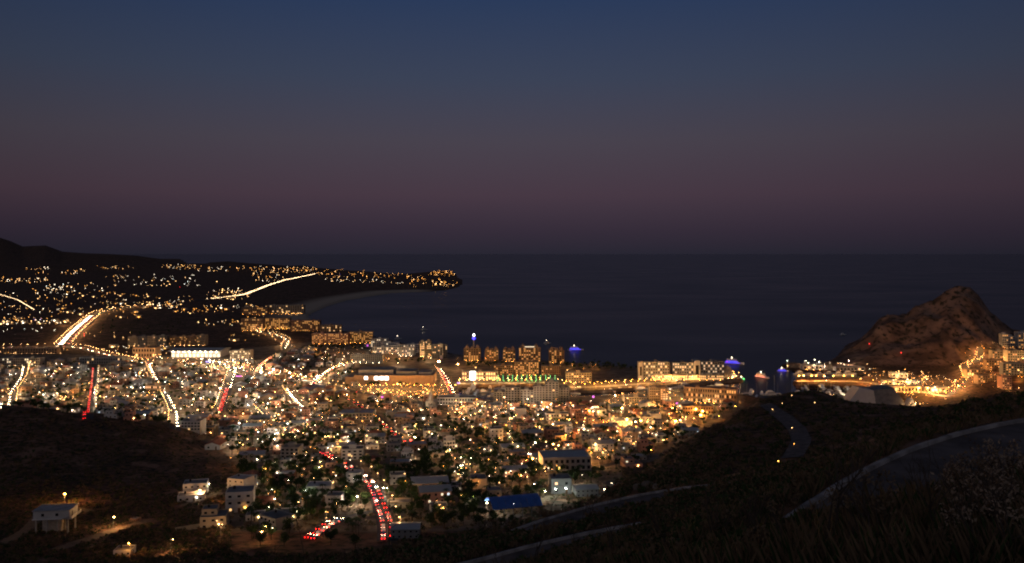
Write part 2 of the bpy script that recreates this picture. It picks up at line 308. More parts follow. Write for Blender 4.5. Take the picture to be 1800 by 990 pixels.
def G(px, py, minD=0, z=None):
    """pixel of the photograph -> the point of the terrain (or of level z) that stands there"""
    if z is not None:
        D = F*(H-z)/(py-Y0); return ((px-900)/F*D, D, z)
    i = min(max((px-US[0])/5, 0), len(US)-1.001); a = int(i); g = i-a
    col = PYT[:, a]*(1-g)+PYT[:, a+1]*g; j0 = int(np.searchsorted(DS, minD)); hit = np.nonzero(col[j0:] <= py)[0]
    if len(hit) == 0: j = len(DS)-1
    else: j = max(j0+hit[0], 1)
    c0, c1 = col[j-1], col[j]; f = min(max((c0-py)/(c0-c1+1e-9), 0), 1) if j > j0 else 0; D = DS[j-1]+f*(DS[j]-DS[j-1])
    x = (px-900)/F*D; return (x, D, gh(x, D))
def GT(px, py, minD=0, z=None):
    return G(px, py, max(minD, 330 if px < 1100 else 700 if px > 1440 and py < 705 else 500 if px > 1440 and py < 740 else 0), z)
def proj(x, y, z): return 900+F*x/y, Y0+F*(H-z)/y
VIS = np.minimum.accumulate(np.vstack([np.full((1, len(US)), 2e4), PYT[:-1]]), axis=0)    # lowest row still open in front of each point
def visible(x, y, z):
    u, v = proj(x, y, z); i = int(min(max((u-US[0])/5, 0), len(US)-1)); j = min(int(np.searchsorted(DS, y)), len(DS)-1); return v < VIS[max(j-2, 0), i]-.3
nr, nc = ZZ.shape; idx = np.arange(nr*nc).reshape(nr, nc)
Q = np.stack([idx[:-1, :-1], idx[:-1, 1:], idx[1:, 1:], idx[1:, :-1]], -1).reshape(-1, 4)
# ground material
URB = [(-560, 620), (300, 625), (560, 600), (760, 620), (1300, 655), (1310, 715), (1180, 792), (1090, 842), (960, 880), (880, 930), (560, 985), (330, 985), (330, 880), (430, 835), (390, 790), (300, 752), (100, 720), (-560, 690)]
urb = inpoly(UU, PYT, URB) & (DD > 380) & ~water
urban = urb.astype(float)*(1-scrub*.8)
gm = bpy.data.materials.new('ground'); gm.use_nodes = True; M['ground'] = gm; n = gm.node_tree.nodes; l = gm.node_tree.links; b = n['Principled BSDF']; b.inputs['Roughness'].default_value = .95; b.inputs['Specular IOR Level'].default_value = .1
geo = n.new('ShaderNodeNewGeometry')
def ntex(scale, det=6):
    t_ = n.new('ShaderNodeTexNoise'); t_.inputs['Scale'].default_value = scale; t_.inputs['Detail'].default_value = det; l.new(geo.outputs['Position'], t_.inputs['Vector']); return t_
def mixc(fac, a, b_):
    m_ = n.new('ShaderNodeMix'); m_.data_type = 'RGBA'
    for s_, v_ in ((0, fac), (6, a), (7, b_)):
        if hasattr(v_, 'is_linked') or hasattr(v_, 'links'): l.new(v_, m_.inputs[s_])
        else: m_.inputs[s_].default_value = v_ if s_ == 0 else (*v_, 1)
    return m_.outputs[2]
def rmp(src, a, b_):
    m_ = n.new('ShaderNodeMapRange'); l.new(src, m_.inputs[0]); m_.inputs[1].default_value = a; m_.inputs[2].default_value = b_; return m_.outputs[0]
c1 = mixc(rmp(ntex(.02).outputs[0], .35, .65), (.19, .10, .066), (.10, .06, .04))
c2 = mixc(rmp(ntex(.25).outputs[0], .45, .62), c1, (.035, .032, .018))
c2 = mixc(rmp(ntex(.06, 8).outputs[0], .56, .66), c2, (.25, .14, .095))
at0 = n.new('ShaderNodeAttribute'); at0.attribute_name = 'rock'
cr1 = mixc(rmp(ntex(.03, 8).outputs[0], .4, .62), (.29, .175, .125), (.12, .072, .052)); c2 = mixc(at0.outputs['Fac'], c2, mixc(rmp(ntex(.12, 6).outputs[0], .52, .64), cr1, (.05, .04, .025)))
at = n.new('ShaderNodeAttribute'); at.attribute_name = 'urban'
c3 = mixc(rmp(ntex(.09).outputs[0], .4, .6), (.25, .20, .15), (.15, .115, .085))
c4 = mixc(at.outputs['Fac'], c2, c3)
at2 = n.new('ShaderNodeAttribute'); at2.attribute_name = 'sand'; c5 = mixc(at2.outputs['Fac'], c4, (.46, .36, .27))
l.new(c5, b.inputs['Base Color'])
bp = n.new('ShaderNodeBump'); bp.inputs['Strength'].default_value = .6; bp.inputs['Distance'].default_value = 1.5; l.new(ntex(.35, 8).outputs[0], bp.inputs['Height']); l.new(bp.outputs[0], b.inputs['Normal'])
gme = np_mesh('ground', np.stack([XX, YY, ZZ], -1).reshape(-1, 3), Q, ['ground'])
for nm, arr in (('urban', urban), ('sand', sand)):
    a_ = gme.attributes.new(nm, 'FLOAT', 'POINT'); a_.data.foreach_set('value', arr.astype(np.float32).ravel())
gme.polygons.foreach_set('use_smooth', np.ones(len(Q), bool))
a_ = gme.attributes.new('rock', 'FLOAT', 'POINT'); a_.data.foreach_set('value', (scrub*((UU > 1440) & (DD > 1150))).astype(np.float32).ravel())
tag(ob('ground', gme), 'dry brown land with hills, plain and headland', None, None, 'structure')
# sea
sm = bpy.data.materials.new('sea'); sm.use_nodes = True; M['sea'] = sm; n = sm.node_tree.nodes; l = sm.node_tree.links; b = n['Principled BSDF']
b.inputs['Base Color'].default_value = (.004, .006, .010, 1); b.inputs['IOR'].default_value = 1.33; b.inputs['Specular Tint'].default_value = (.72, .84, 1, 1); b.inputs['Specular IOR Level'].default_value = .12
geo = n.new('ShaderNodeNewGeometry'); mp = n.new('ShaderNodeMapping'); mp.inputs['Scale'].default_value = (.0016, .0032, 1); l.new(geo.outputs['Position'], mp.inputs[0])
t_ = n.new('ShaderNodeTexNoise'); t_.inputs['Scale'].default_value = 1; t_.inputs['Detail'].default_value = 6; l.new(mp.outputs[0], t_.inputs['Vector'])
m_ = n.new('ShaderNodeMapRange'); l.new(t_.outputs[0], m_.inputs[0]); m_.inputs[1].default_value = .3; m_.inputs[2].default_value = .7; m_.inputs[3].default_value = .33; m_.inputs[4].default_value = .26; l.new(m_.outputs[0], b.inputs['Roughness'])
wv = n.new('ShaderNodeTexNoise'); wv.inputs['Scale'].default_value = .22; wv.inputs['Detail'].default_value = 4; l.new(geo.outputs['Position'], wv.inputs['Vector'])
bp = n.new('ShaderNodeBump'); bp.inputs['Strength'].default_value = .25; bp.inputs['Distance'].default_value = .6; l.new(wv.outputs[0], bp.inputs['Height']); l.new(bp.outputs[0], b.inputs['Normal'])
S = 300000.0
tag(ob('sea', np_mesh('sea', [(-S, 300, 0), (S, 300, 0), (S, S, 0), (-S, S, 0)], [(0, 1, 2, 3)], ['sea'])), 'dark calm sea reaching the horizon', None, None, 'structure')

# calmer water inside the marina and the harbour, a few millimetres above the sea sheet
mw = sm.copy(); mw.name = 'marina_water'; M['marina_water'] = mw; mb_ = mw.node_tree.nodes['Principled BSDF']; mb_.inputs['Specular IOR Level'].default_value = .35
for l_ in list(mb_.inputs['Roughness'].links): mw.node_tree.links.remove(l_)
mb_.inputs['Roughness'].default_value = .16
def lvl(pts): return [G(a, b_, z=.02) for a, b_ in pts]
MW = lvl([(800, 712), (1000, 705), (1210, 695), (1298, 697), (1304, 668), (1255, 670), (1060, 680), (976, 668), (800, 670)])
tag(ob('marina_water', np_mesh('marina_water', MW, [tuple(range(len(MW)))], ['marina_water'])), 'still dark water of the marina basin', None, None, 'structure')
HW = lvl([(1390, 715), (1500, 708), (1530, 655), (1392, 648)])
tag(ob('harbour_water', np_mesh('harbour_water', HW, [(0, 1, 2, 3)], ['marina_water'])), 'still dark water of the inner harbour', None, None, 'structure')

# ------------------------------------------------------------------ near roads on the slope: surface and kerb
def ribbon(name, L, R, m, label, lift=0.0, kind='structure'):
    V = np.concatenate([L, R]); V[:, 2] += lift; n_ = len(L); Qd = [(i, i+1, n_+i+1, n_+i) for i in range(n_-1)]
    o = ob(name, np_mesh(name, V, Qd, [m])); return tag(o, label, None, None, kind)
def kerb(name, E, label, parent=None, hgt=.22, wd=.3):
    a = offset(E, -wd/2); b_ = offset(E, wd/2); V = []; Qd = []; n_ = len(E); j = rng.normal(0, .015, n_)
    for i in range(n_):
        for p, dz in ((a, -.5), (a, hgt), (b_, hgt), (b_, -.5)): V.append((p[i, 0], p[i, 1], p[i, 2]+dz+(j[i] if dz > 0 else 0)))
    for i in range(n_-1):
        o_ = i*4
        for k_ in range(3): Qd.append((o_+k_, o_+k_+4, o_+k_+5, o_+k_+1))
    Qd += [(0, 1, 2, 3), (n_*4-1, n_*4-2, n_*4-3, n_*4-4)]
    return tag(ob(name, np_mesh(name, V, Qd, ['kerb'])), label, None, None, 'structure')
for E_, wd, nm in ((roadA, 5.6, 'uppermost hill road curving past the right edge'), (roadB, 7, 'lower hairpin leg of the hill road'), (roadC, 6.6, 'hill road leg below the hairpin')):
    ribbon('road', E_, offset(E_, wd), 'asphalt_old', 'dark asphalt of the '+nm); kerb('kerb', E_, 'pale concrete kerb along the '+nm)

# ------------------------------------------------------------------ streets of the town, laid 15 cm above the ground
ROADS = {}
def street(key, pts, wd, label, m='asphalt', minD=0, step=14):
    P = [GT(x, y, minD) for x, y in pts]; C = resample(P, step if P[0][1] < 2500 else 60)
    L_ = offset(C, -wd/2); R_ = offset(C, wd/2)
    for A_ in (C, L_, R_):
        for p in A_: p[2] = gh(p[0], p[1])+.16+p[1]*.00025
    ROADS[key] = (C, wd); ribbon('road', L_, R_, m, label); return C
street('highway', [(112, 607), (128, 588), (150, 568), (168, 553), (190, 545), (225, 541), (262, 537)], 26, 'wide highway climbing away across the left plain')
street('cross', [(-80, 613), (0, 612), (60, 611), (112, 609), (142, 613), (172, 621), (205, 629), (240, 638), (268, 641)], 14, 'cross road passing the foot of the highway')
street('stub', [(262, 642), (268, 656), (277, 671)], 9, 'short street below the cross road')
street('redleft', [(166, 648), (164, 675), (160, 705), (153, 738)], 9, 'street of tail lights above the dark hill')
street('palm', [(290, 692), (300, 712), (307, 727), (308, 756)], 9, 'lamp lit street ending at the dark hill')
street('hotel', [(412, 648), (404, 672), (396, 700), (388, 724)], 11, 'street with red tail lights right of the store')
street('leftedge', [(5, 718), (22, 690), (40, 665), (44, 645)], 9, 'pale street at the left edge')
street('boulevard', [(385, 640), (440, 655), (500, 664), (560, 674), (620, 689), (700, 699), (790, 702)], 13, 'curving boulevard in front of the mall')
street('feeder', [(448, 655), (460, 640), (478, 628)], 9, 'short street of red lights beside the hotel')
street('resortroad', [(440, 575), (452, 584), (480, 588), (498, 596), (506, 600), (499, 614)], 9, 'lamp lit road to the beach resorts')
street('diag', [(503, 685), (512, 698), (536, 722)], 8, 'short diagonal street in the middle town')
street('diag2', [(452, 718), (472, 738)], 7, 'small diagonal street below the store')
street('mallroad', [(548, 678), (562, 664), (584, 648), (620, 640)], 10, 'bright street running to the mall')
street('winding', [(565, 795), (590, 809), (620, 827), (645, 842), (660, 862), (665, 880), (675, 905), (683, 930), (681, 952)], 9, 'winding street filled with red tail lights')
street('lowerleft', [(545, 948), (570, 925), (600, 908), (640, 900), (672, 897)], 7, 'short uphill street left of the winding street')
street('plaza', [(771, 648), (784, 668), (797, 694)], 10, 'street between mall and marina')
street('quay', [(800, 675), (890, 674), (970, 672), (1000, 683), (1060, 680), (1120, 676), (1250, 665), (1296, 661)], 11, 'amber lit quay promenade round the marina', 'concrete')
street('lamproad', [(925, 862), (970, 845), (1030, 826), (1086, 814)], 8, 'lamp lined street below the hill')
street('harbour', [(1398, 671), (1500, 670), (1560, 677), (1610, 687), (1665, 698)], 11, 'orange lit harbour pier road', 'concrete')
street('hillside', [(1664, 697), (1700, 668), (1692, 648), (1722, 634), (1724, 612)], 7, 'winding lane up the lit hillside')
street('bend', [(1060, 875), (1073, 862), (1076, 855), (1066, 846)], 7, 'bend with two passing cars')
street('farhighway', [(262, 537), (330, 530), (390, 524), (430, 519), (470, 503), (500, 493), (530, 487), (556, 481)], 30, 'far highway sloping up towards the point')
street('farleft', [(-20, 513), (30, 527), (60, 545)], 14, 'distant road on the left plain')
street('cross2', [(610, 700), (650, 722), (690, 758), (722, 782)], 8, 'slanting street with scattered red lights')
street('hillroad', [(1340, 712), (1378, 733), (1402, 755), (1411, 775), (1399, 797), (1392, 806)], 6.5, 'narrow road down the dark hill', 'asphalt_old', 0, 6)
street('dirtpath', [(100, 966), (150, 950), (182, 940), (215, 928), (262, 915)], 6, 'dirt track past the lone lamp', 'dirt', 0, 5)
street('dirtpath2', [(0, 957), (40, 938), (62, 915), (80, 893), (118, 890), (160, 900)], 5, 'dirt track behind the house on stilts', 'dirt', 0, 5)
street('dirtpath3', [(322, 889), (345, 882), (365, 878), (395, 866)], 5, 'dirt lane past the white house', 'dirt', 0, 5)
street('shopstreet', [(780, 735), (900, 745), (1000, 752), (1100, 756), (1230, 746)], 9, 'amber shopping street of downtown')

LAMP_W = 2700.0
# ------------------------------------------------------------------ street lamps
pm = MB(); pm.tube([(0, 0, -1), (0, 0, 6.6)], [.11, .07], 6); pm.tube([(0, 0, 6.5), (0, -.5, 6.95), (0, -1.3, 7.05)], [.06, .05, .05], 5)
POLE = pm.mesh('street_lamp', ['pole_grey'])
def head_mesh(r, sz): m_ = MB(); blob(m_, (0, -1.2, 6.95-r*sz*.6), r, 0, sz); return m_.mesh('lamp_head', ['lamp_warm'])
HEADS = {'lamp': head_mesh(.43, .6), 'flood': head_mesh(.7, .6), 'glow': head_mesh(.40, .7)}
LAMPS = []                                              # (x, y, z, material, scale, note)
def lamp_at(px, py, m, s=1.0, minD=0, note=None):
    p = GT(px, py, minD); LAMPS.append((*p, m, s, note)); return p
def along(key, gap, m, s=1.0, side=1, jitter=0, both=False, t0=0, t1=1):
    C, wd = ROADS[key]; d = np.r_[0, np.cumsum(np.linalg.norm(np.diff(C[:, :2], axis=0), axis=1))]
    for sd in ((1, -1) if both else (side,)):
        O = offset(C, sd*(wd/2+1.2))
        for t in np.arange(d[-1]*t0+gap/2, d[-1]*t1, gap):
            t += random.uniform(-jitter, jitter); x = np.interp(t, d, O[:, 0]); y = np.interp(t, d, O[:, 1]); LAMPS.append((x, y, gh(x, y), m if isinstance(m, str) else random.choice(m), s, None))
along('cross', 15, 'flood_warm', .7, -1, 3); along('highway', 40, 'flood_warm', .9, 1, 5, True); along('stub', 22, 'lamp_warm', 1); along('redleft', 30, ['lamp_warm', 'lamp_white'], .8, -1, 5)
along('palm', 16, 'lamp_warm', .8, 1, 2); along('hotel', 17, ['lamp_warm', 'lamp_white'], .9, 1, 2); along('leftedge', 18, 'lamp_warm', .8, 1, 3); along('boulevard', 18, ['lamp_warm', 'lamp_warm', 'lamp_amber'], 1.0, 1, 4, True)
along('feeder', 20, 'lamp_warm', .8); along('resortroad', 22, 'lamp_warm', 1, 1, 4, True); along('diag', 12, 'lamp_warm', .8, 1, 2); along('diag2', 12, 'lamp_warm', .8); along('mallroad', 14, 'flood_warm', .8, 1, 3)
along('winding', 27, ['lamp_warm', 'lamp_white'], .75, -1, 4); along('plaza', 16, 'lamp_warm', .8, 1, 2); along('quay', 11, ['flood_amber', 'flood_amber', 'flood_warm'], .79, 1, 2, True)
along('lamproad', 24, 'lamp_warm', .6, -1, 2); along('harbour', 20, 'flood_amber', .8, 1, 3, False, .35, 1); along('hillside', 15, ['lamp_amber', 'lamp_warm'], .9, 1, 3, True); along('shopstreet', 14, ['lamp_amber', 'lamp_amber', 'lamp_warm'], 1.2, 1, 5, True, .4, 1); along('shopstreet', 24, ['lamp_warm', 'lamp_white'], .9, 1, 6, True, 0, .4)
along('cross2', 24, ['lamp_warm', 'lamp_amber'], .8, 1, 4)
for x in (1404, 1413, 1425, 1435, 1448, 1464, 1482, 1500): lamp_at(x, 669.5, 'flood_amber', 1.15, 0, 'on the harbour pier')
for x, y, m, s in [(773, 648, 'flood_warm', 3.0), (806, 650, 'flood_warm', 1.6), (1229, 745, 'flood_amber', 1.7), (1158, 741, 'flood_amber', 1.5), (1100, 752, 'flood_amber', 1.5), (1128, 754, 'flood_amber', 1.4), (1190, 756, 'flood_amber', 1.6), (1222, 732, 'flood_amber', 1.4), (1235, 735, 'flood_amber', 1.3), (1234, 724, 'flood_amber', 1.3),
                   (1038, 735, 'flood_amber', 1.3), (1054, 737, 'flood_amber', 1.3), (1092, 730, 'flood_warm', 1.3), (1182, 728, 'flood_amber', 1), (1495, 695, 'flood_white', 1.4), (1433, 684, 'flood_white', 1.1), (1558, 689, 'flood_white', .9), (1593, 681, 'flood_amber', 1.3), (1646, 695, 'flood_amber', 1.2), (1632, 692, 'flood_amber', 1.2), (1686, 688, 'flood_amber', 1.2), (114, 573, 'flood_warm', 2.2),
                   (463, 956, 'flood_warm', .49), (470, 946, 'flood_warm', .49), (490, 798, 'lamp_white', .9), (422, 694, 'flood_white', 1), (385, 692, 'flood_white', 1), (700, 645, 'flood_white', 1.0), (607, 664, 'lamp_cool', 1.6), (620, 663, 'lamp_amber', 1.6), (700, 685, 'flood_amber', 1.3), (556, 672, 'flood_white', 1.6), (511, 706, 'flood_white', 1.3), (690, 733, 'lamp_warm', 1.3), (718, 733, 'lamp_warm', 1.3),
                   (673, 874, 'flood_white', .5), (660, 897, 'flood_white', .45), (628, 890, 'flood_white', .5), (857, 901, 'flood_white', .42), (873, 905, 'flood_white', .42), (956, 880, 'flood_white', .4), (975, 876, 'flood_cool', .5), (997, 862, 'flood_cool', .5), (1025, 850, 'lamp_white', .5), (230, 979, 'flood_amber', .42), (931, 812, 'flood_white', .7), (935, 822, 'flood_amber', .8),
                   (351, 879, 'flood_warm', .6), (370, 866, 'flood_white', .35), (114, 888, 'flood_amber', .82), (199, 929, 'flood_warm', .5), (300, 972, 'lamp_warm', .5), (405, 880, 'flood_amber', .32), (422, 880, 'flood_amber', .32), (381, 935, 'lamp_warm', .45), (388, 943, 'lamp_warm', .5), (470, 830, 'lamp_warm', .7), (461, 838, 'flood_white', .45), (534, 882, 'lamp_cool', .8),
                   (588, 868, 'lamp_warm', .9), (610, 873, 'lamp_warm', .7), (560, 838, 'lamp_white', .8), (580, 836, 'lamp_white', .8), (400, 795, 'lamp_white', .8), (1383, 632, 'lamp_cool', 1.0), (1416, 641, 'flood_white', .9), (1421, 645, 'flood_white', .9), (1433, 640, 'flood_white', 1), (1440, 643, 'flood_white', .9), (1492, 641, 'flood_white', .9), (1525, 648, 'lamp_warm', 1.2), (1450, 650, 'lamp_white', 1),
                   (1530, 734, 'lamp_warm', .3), (1562, 733, 'lamp_warm', .3)]: lamp_at(x, y, m, s, 0, None)
def scatter(n_, poly, mix, smin, smax, minD=0):
    xs = [p[0] for p in poly]; ys = [p[1] for p in poly]; c_ = 0
    for _ in range(n_*12):
        if c_ >= n_: break
        x = random.uniform(min(xs), max(xs)); y = random.uniform(min(ys), max(ys))
        if not inpoly(np.array([x]), np.array([y]), poly)[0]: continue
        p = GT(x, y, minD); s = smin*.62+(smax*1.35-smin*.62)*random.random()**3; LAMPS.append((*p, random.choice(mix), s, None)); c_ += 1
W2 = ['lamp_white', 'lamp_warm', 'lamp_warm', 'lamp_warm', 'lamp_cool', 'lamp_amber']; W3 = ['lamp_warm', 'lamp_amber', 'lamp_white', 'lamp_warm']; A3 = ['lamp_amber', 'lamp_amber', 'lamp_warm']
scatter(230, [(0, 645), (290, 645), (300, 740), (200, 735), (0, 715)], W2, .45, 1.2)
scatter(230, [(290, 645), (560, 670), (600, 760), (420, 800), (300, 745)], W2, .45, 1.2)
scatter(200, [(440, 690), (800, 700), (830, 780), (600, 800), (480, 770)], W3, .4, 1.1)
scatter(110, [(640, 683), (770, 683), (790, 703), (650, 703)], A3, .6, 1.2)
scatter(110, [(780, 700), (1000, 705), (1010, 735), (790, 735)], W3, .7, 1.3)
scatter(230, [(830, 712), (1180, 700), (1240, 740), (1200, 775), (1060, 815), (850, 780)], A3+['lamp_white'], .5, 1.2)
scatter(110, [(780, 780), (1060, 800), (1080, 815), (930, 850), (860, 870), (780, 840)], W3, .35, .8)
scatter(40, [(400, 790), (600, 800), (640, 850), (620, 890), (440, 880), (410, 850)], W3, .3, .7)
scatter(24, [(700, 800), (800, 800), (860, 870), (860, 905), (700, 920), (690, 870)], W3, .3, .65)
scatter(14, [(440, 880), (640, 905), (600, 955), (480, 965)], W3, .25, .5)
scatter(60, [(180, 626), (440, 630), (480, 655), (300, 650)], W3+['flood_white'], .7, 1.3)
scatter(90, [(480, 606), (760, 626), (760, 640), (560, 640)], A3+['lamp_white'], .6, 1.2)
scatter(90, [(270, 632), (460, 645), (560, 674), (400, 660)], ['flood_white', 'flood_warm', 'lamp_warm', 'flood_amber'], .6, 1.2)
scatter(30, [(800, 634), (1040, 640), (1100, 660), (1000, 664), (820, 655)], A3, .6, 1.1)
scatter(110, [(1060, 690), (1290, 700), (1300, 712), (1240, 730), (1060, 720)], A3+['lamp_white'], .6, 1.2)
scatter(170, [(1510, 652), (1640, 660), (1700, 688), (1660, 699), (1560, 690), (1510, 680)], A3+['lamp_warm', 'lamp_white'], .6, 1.2)
scatter(22, [(1405, 640), (1500, 642), (1500, 651), (1410, 650)], ['lamp_white', 'lamp_warm'], .6, 1.1)
scatter(110, [(1670, 640), (1715, 600), (1735, 605), (1800, 620), (1800, 700), (1690, 680)], A3, .45, 1.0)
scatter(26, [(1560, 700), (1680, 700), (1640, 724), (1590, 728)], A3, .6, 1.1)
def on_scrub(x, y):
    j = min(int(np.searchsorted(DS, y)), len(DS)-1); i = int(min(max((900+F*x/y-US[0])/5, 0), len(US)-1)); return 560 < y < 820 and scrub[j, i] > .04
LAMPS = [L for L in LAMPS if L[2] > 0 and not on_scrub(L[0], L[1]) and not on_scrub(L[0], L[1]-14)]
LAMPS.sort(key=lambda L: (L[1] if visible(L[0], L[1], L[2]+6.5) else 1e6+L[1])/max(L[4]*(2 if L[3].startswith('flood') else 1), .3)**.5)
dl = Stuff(['pole_grey']+['%s_%s' % (a, b_) for a in ('lamp', 'flood') for b_ in ('amber', 'warm', 'white', 'cool')])
DM = {m: i for i, m in enumerate(dl.mats)}
sp = MB(); sp.tube([(0, 0, -1), (0, 0, 6.7)], [.1, .08], 4, 0, False); blob(sp, (0, -.3, 6.8), .43, 1, .65); spr = dl.proto(sp)
LITS = []
CN = {'amber': 'amber', 'warm': 'warm yellow', 'white': 'white', 'cool': 'cold white'}
for i, (x, y, z, m, s, note) in enumerate(LAMPS):
    rz = math.atan2(-x, y)+random.uniform(-1.2, 1.2); hs = max(s, .3); ks = min(max(.55+.45*hs, .75), 1.7)
    if i < 300:
        u, v = proj(x, y, z); o = ob('street_lamp', POLE, None, (x, y, z), rz, ks)
        kind, cn = m.split('_'); hd = ob('lamp_head', HEADS[kind], o, None, 0, None, m); f_ = hs/ks; hd.scale = (f_, f_, f_); hd.location = (0, -1.2*(1-f_), 6.95*(1-f_))
        desc = ('dazzling ' if kind == 'flood' else '')+CN[cn]+(' floodlight' if kind == 'flood' else ' street lamp')
        reg(o, desc, 'street lamp', u, v, 'lit street lamps', note)
    else: dl.put(spr, (x, y, z), rz, (hs, hs, ks*.95), [0, DM[m]])
    LITS.append((x, y, z, rz, m, hs, ks, o if i < 300 else None))
dlo = dl.build('distant_street_lamps', 'dense scatter of tiny street lights filling the town', 'street lights')

PW = {}
for nm, c in (('amber', (1, .40, .08)), ('warm', (1, .52, .2)), ('white', (1, .76, .5)), ('cool', (.9, 1, .86))):
    for kd, e_ in (('lamp', LAMP_W), ('flood', LAMP_W*3.5)):
        for b_, f_ in ((0, .14), (1, .55), (2, 1.1), (3, 2.0)):
            d_ = bpy.data.lights.new('lamp_light', 'POINT'); d_.energy = e_*f_; d_.color = c; d_.shadow_soft_size = 0; PW[kd+'_'+nm, b_] = d_
for x, y, z, rz, m, hs, ks, o in LITS:
    L_ = bpy.data.objects.new('lamp_light', PW[m, 0 if hs < .5 else 1 if hs < .8 else 2 if hs < 1.3 else 3]); COL.objects.link(L_)
    if o is not None: L_.parent = o; L_.location = (0, -1.2, 6.1)
    else: L_.parent = dlo; L_.location = (x+.6*math.sin(rz), y-.6*math.cos(rz), z+5.6*ks)

for px_, py_, m_, lb in ((1375, 713, 'lamp_warm', 'at the top of the hill road'), (1358, 724, 'lamp_warm', 'where the hill road starts'), (1392, 757, 'lamp_warm', 'above the bend of the hill road'), (1396, 786, 'lamp_amber', 'below the bend of the hill road'), (1368, 822, 'lamp_amber', 'at the lower end of the hill road'), (1392, 699, 'lamp_warm', 'on the crest of the dark knoll'), (1432, 712, 'lamp_warm', 'right of the dark knoll')):
    p = G(px_, py_); q = MB(); q.tube([(0, 0, -.3), (0, 0, .9)], [.09, .08], 6); o = q.build('bollard_lamp', 'pole_grey', None, p); tag(o, 'small glowing bollard lamp '+lb, 'lamp', 'bollard lamps of the hill road'); q = MB(); blob(q, (0, 0, 1.05), .13); q.build('lamp_head', m_, o)

# ------------------------------------------------------------------ houses: prototypes with wall, roof, window, door, water tank, porch lamp
def win_part(P, x, z, y, w_=1.2, h_=1.1, side=None):
    m_ = MB()
    if side is None: m_.box(x-w_/2, x+w_/2, y-.04, y+.02, z, z+h_)
    else: m_.box(side-.03, side+.03, x-w_/2, x+w_/2, z, z+h_)
    P.append(('window', m_.mesh('window', ['glass_dark']), 'win'))
def house_proto(kind, W, Dp, fl):
    P = []; h = 3.1*fl; wl = MB(); y0 = -Dp/2; x0 = -W/2
    def parapet(mb, a, b_, c, d, z, t=.2, hh=.55):
        mb.box(a, b_, c, c+t, z, z+hh); mb.box(a, b_, d-t, d, z, z+hh); mb.box(a, a+t, c+t, d-t, z, z+hh); mb.box(b_-t, b_, c+t, d-t, z, z+hh)
    rf = MB()
    if kind == 'flat':
        wl.box(x0, -x0, y0, -y0, -3, h); parapet(wl, x0, -x0, y0, -y0, h); rf.box(x0+.21, -x0-.21, y0+.21, -y0-.21, h-.1, h+.05)
    elif kind == 'step':
        wl.box(x0, -x0, y0, -y0, -3, h-3.1); parapet(wl, x0, -x0, y0, -y0, h-3.1); wl.box(x0+.3, W*.12, y0+Dp*.3, -y0-.3, h-3.1, h); parapet(wl, x0+.3, W*.12, y0+Dp*.3, -y0-.3, h)
        rf.box(x0+.51, W*.12-.21, y0+Dp*.3+.21, -y0-.51, h-.1, h+.05); rf.box(W*.12+.01, -x0-.21, y0+.21, -y0-.21, h-3.2, h-3.05); rf.box(x0+.21, W*.12+.01, y0+.21, y0+Dp*.3-.01, h-3.2, h-3.05)
    elif kind == 'gable':
        wl.prism([(x0, -3), (-x0, -3), (-x0, h), (0, h+W*.16), (x0, h)], y0, -y0)
        for sgn in (1, -1): rf.prism([(sgn*(-x0+.5), h-.16), (sgn*(-x0+.5), h+.0), (0, h+W*.16+.2), (0, h+W*.16+.03)], y0-.45, -y0+.45)
    elif kind == 'shed':
        wl.prism([(y0, -3), (-y0, -3), (-y0, h), (0, h+Dp*.1), (y0, h)], x0, -x0, 'x')
        for sgn in (1, -1): rf.prism([(sgn*(-y0+.6), h-.14), (sgn*(-y0+.6), h), (0, h+Dp*.1+.22), (0, h+Dp*.1+.04)], x0-.4, -x0+.4, 'x')
    nb = max(2, int(W/3.2)); flr = fl if kind != 'step' else fl-1
    for f in range(flr):
        for b_ in range(nb):
            if f == 0 and b_ == nb//2: continue
            win_part(P, x0+W*(b_+.5)/nb, 1.0+3.1*f, y0)
    if kind == 'step':
        for q in (.25, .7): win_part(P, x0+.3+(W*.12-x0-.3)*q, h-2.1, y0+Dp*.3)
    win_part(P, 0, 1.1, 0, 1.2, 1.1, -x0)
    dm_ = MB(); dm_.box(x0+W*(nb//2+.5)/nb-.5, x0+W*(nb//2+.5)/nb+.5, y0-.05, y0+.02, 0, 2.2); P.append(('door', dm_.mesh('door', ['door_brown']), None))
    P.append(('roof', rf.mesh('roof', ['roof_grey']), 'roof'))
    if kind in ('flat', 'step'):
        tk = MB(); tk.lathe([(.6, 0), (.6, 1.1), (.45, 1.35), (.18, 1.45)], 8, (x0+W*.25, Dp*.18, h+.05)); P.append(('water_tank', tk.mesh('water_tank', ['tank_black']), None))
    if kind == 'flat' and fl > 1:
        for f in range(1, fl):
            bl_ = MB(); bl_.box(x0+.4, W*.1, y0-1.2, y0-.001, 3.1*f-.15, 3.1*f); bl_.box(x0+.4, W*.1, y0-1.2, y0-1.1, 3.1*f, 3.1*f+.9); P.append(('balcony', bl_.mesh('balcony', ['wall_white']), 'wall'))
    pl = MB(); blob(pl, (x0+W*.72, y0-.35, 2.45), .2); P.append(('porch_lamp', pl.mesh('porch_lamp', ['up_warm']), 'porch'))
    return wl.mesh('house', ['wall_white']), P
HP = {k: house_proto(*v) for k, v in {'one': ('flat', 10, 9, 1), 'onewide': ('flat', 14, 9, 1), 'two': ('flat', 9, 9, 2), 'twowide': ('flat', 13, 10, 2), 'step2': ('step', 11, 10, 2), 'step3': ('step', 11, 11, 3), 'three': ('flat', 10, 10, 3), 'four': ('flat', 12, 11, 4), 'gable': ('gable', 9, 12, 1), 'gable2': ('gable', 10, 11, 2), 'shed': ('shed', 18, 14, 2)}.items()}
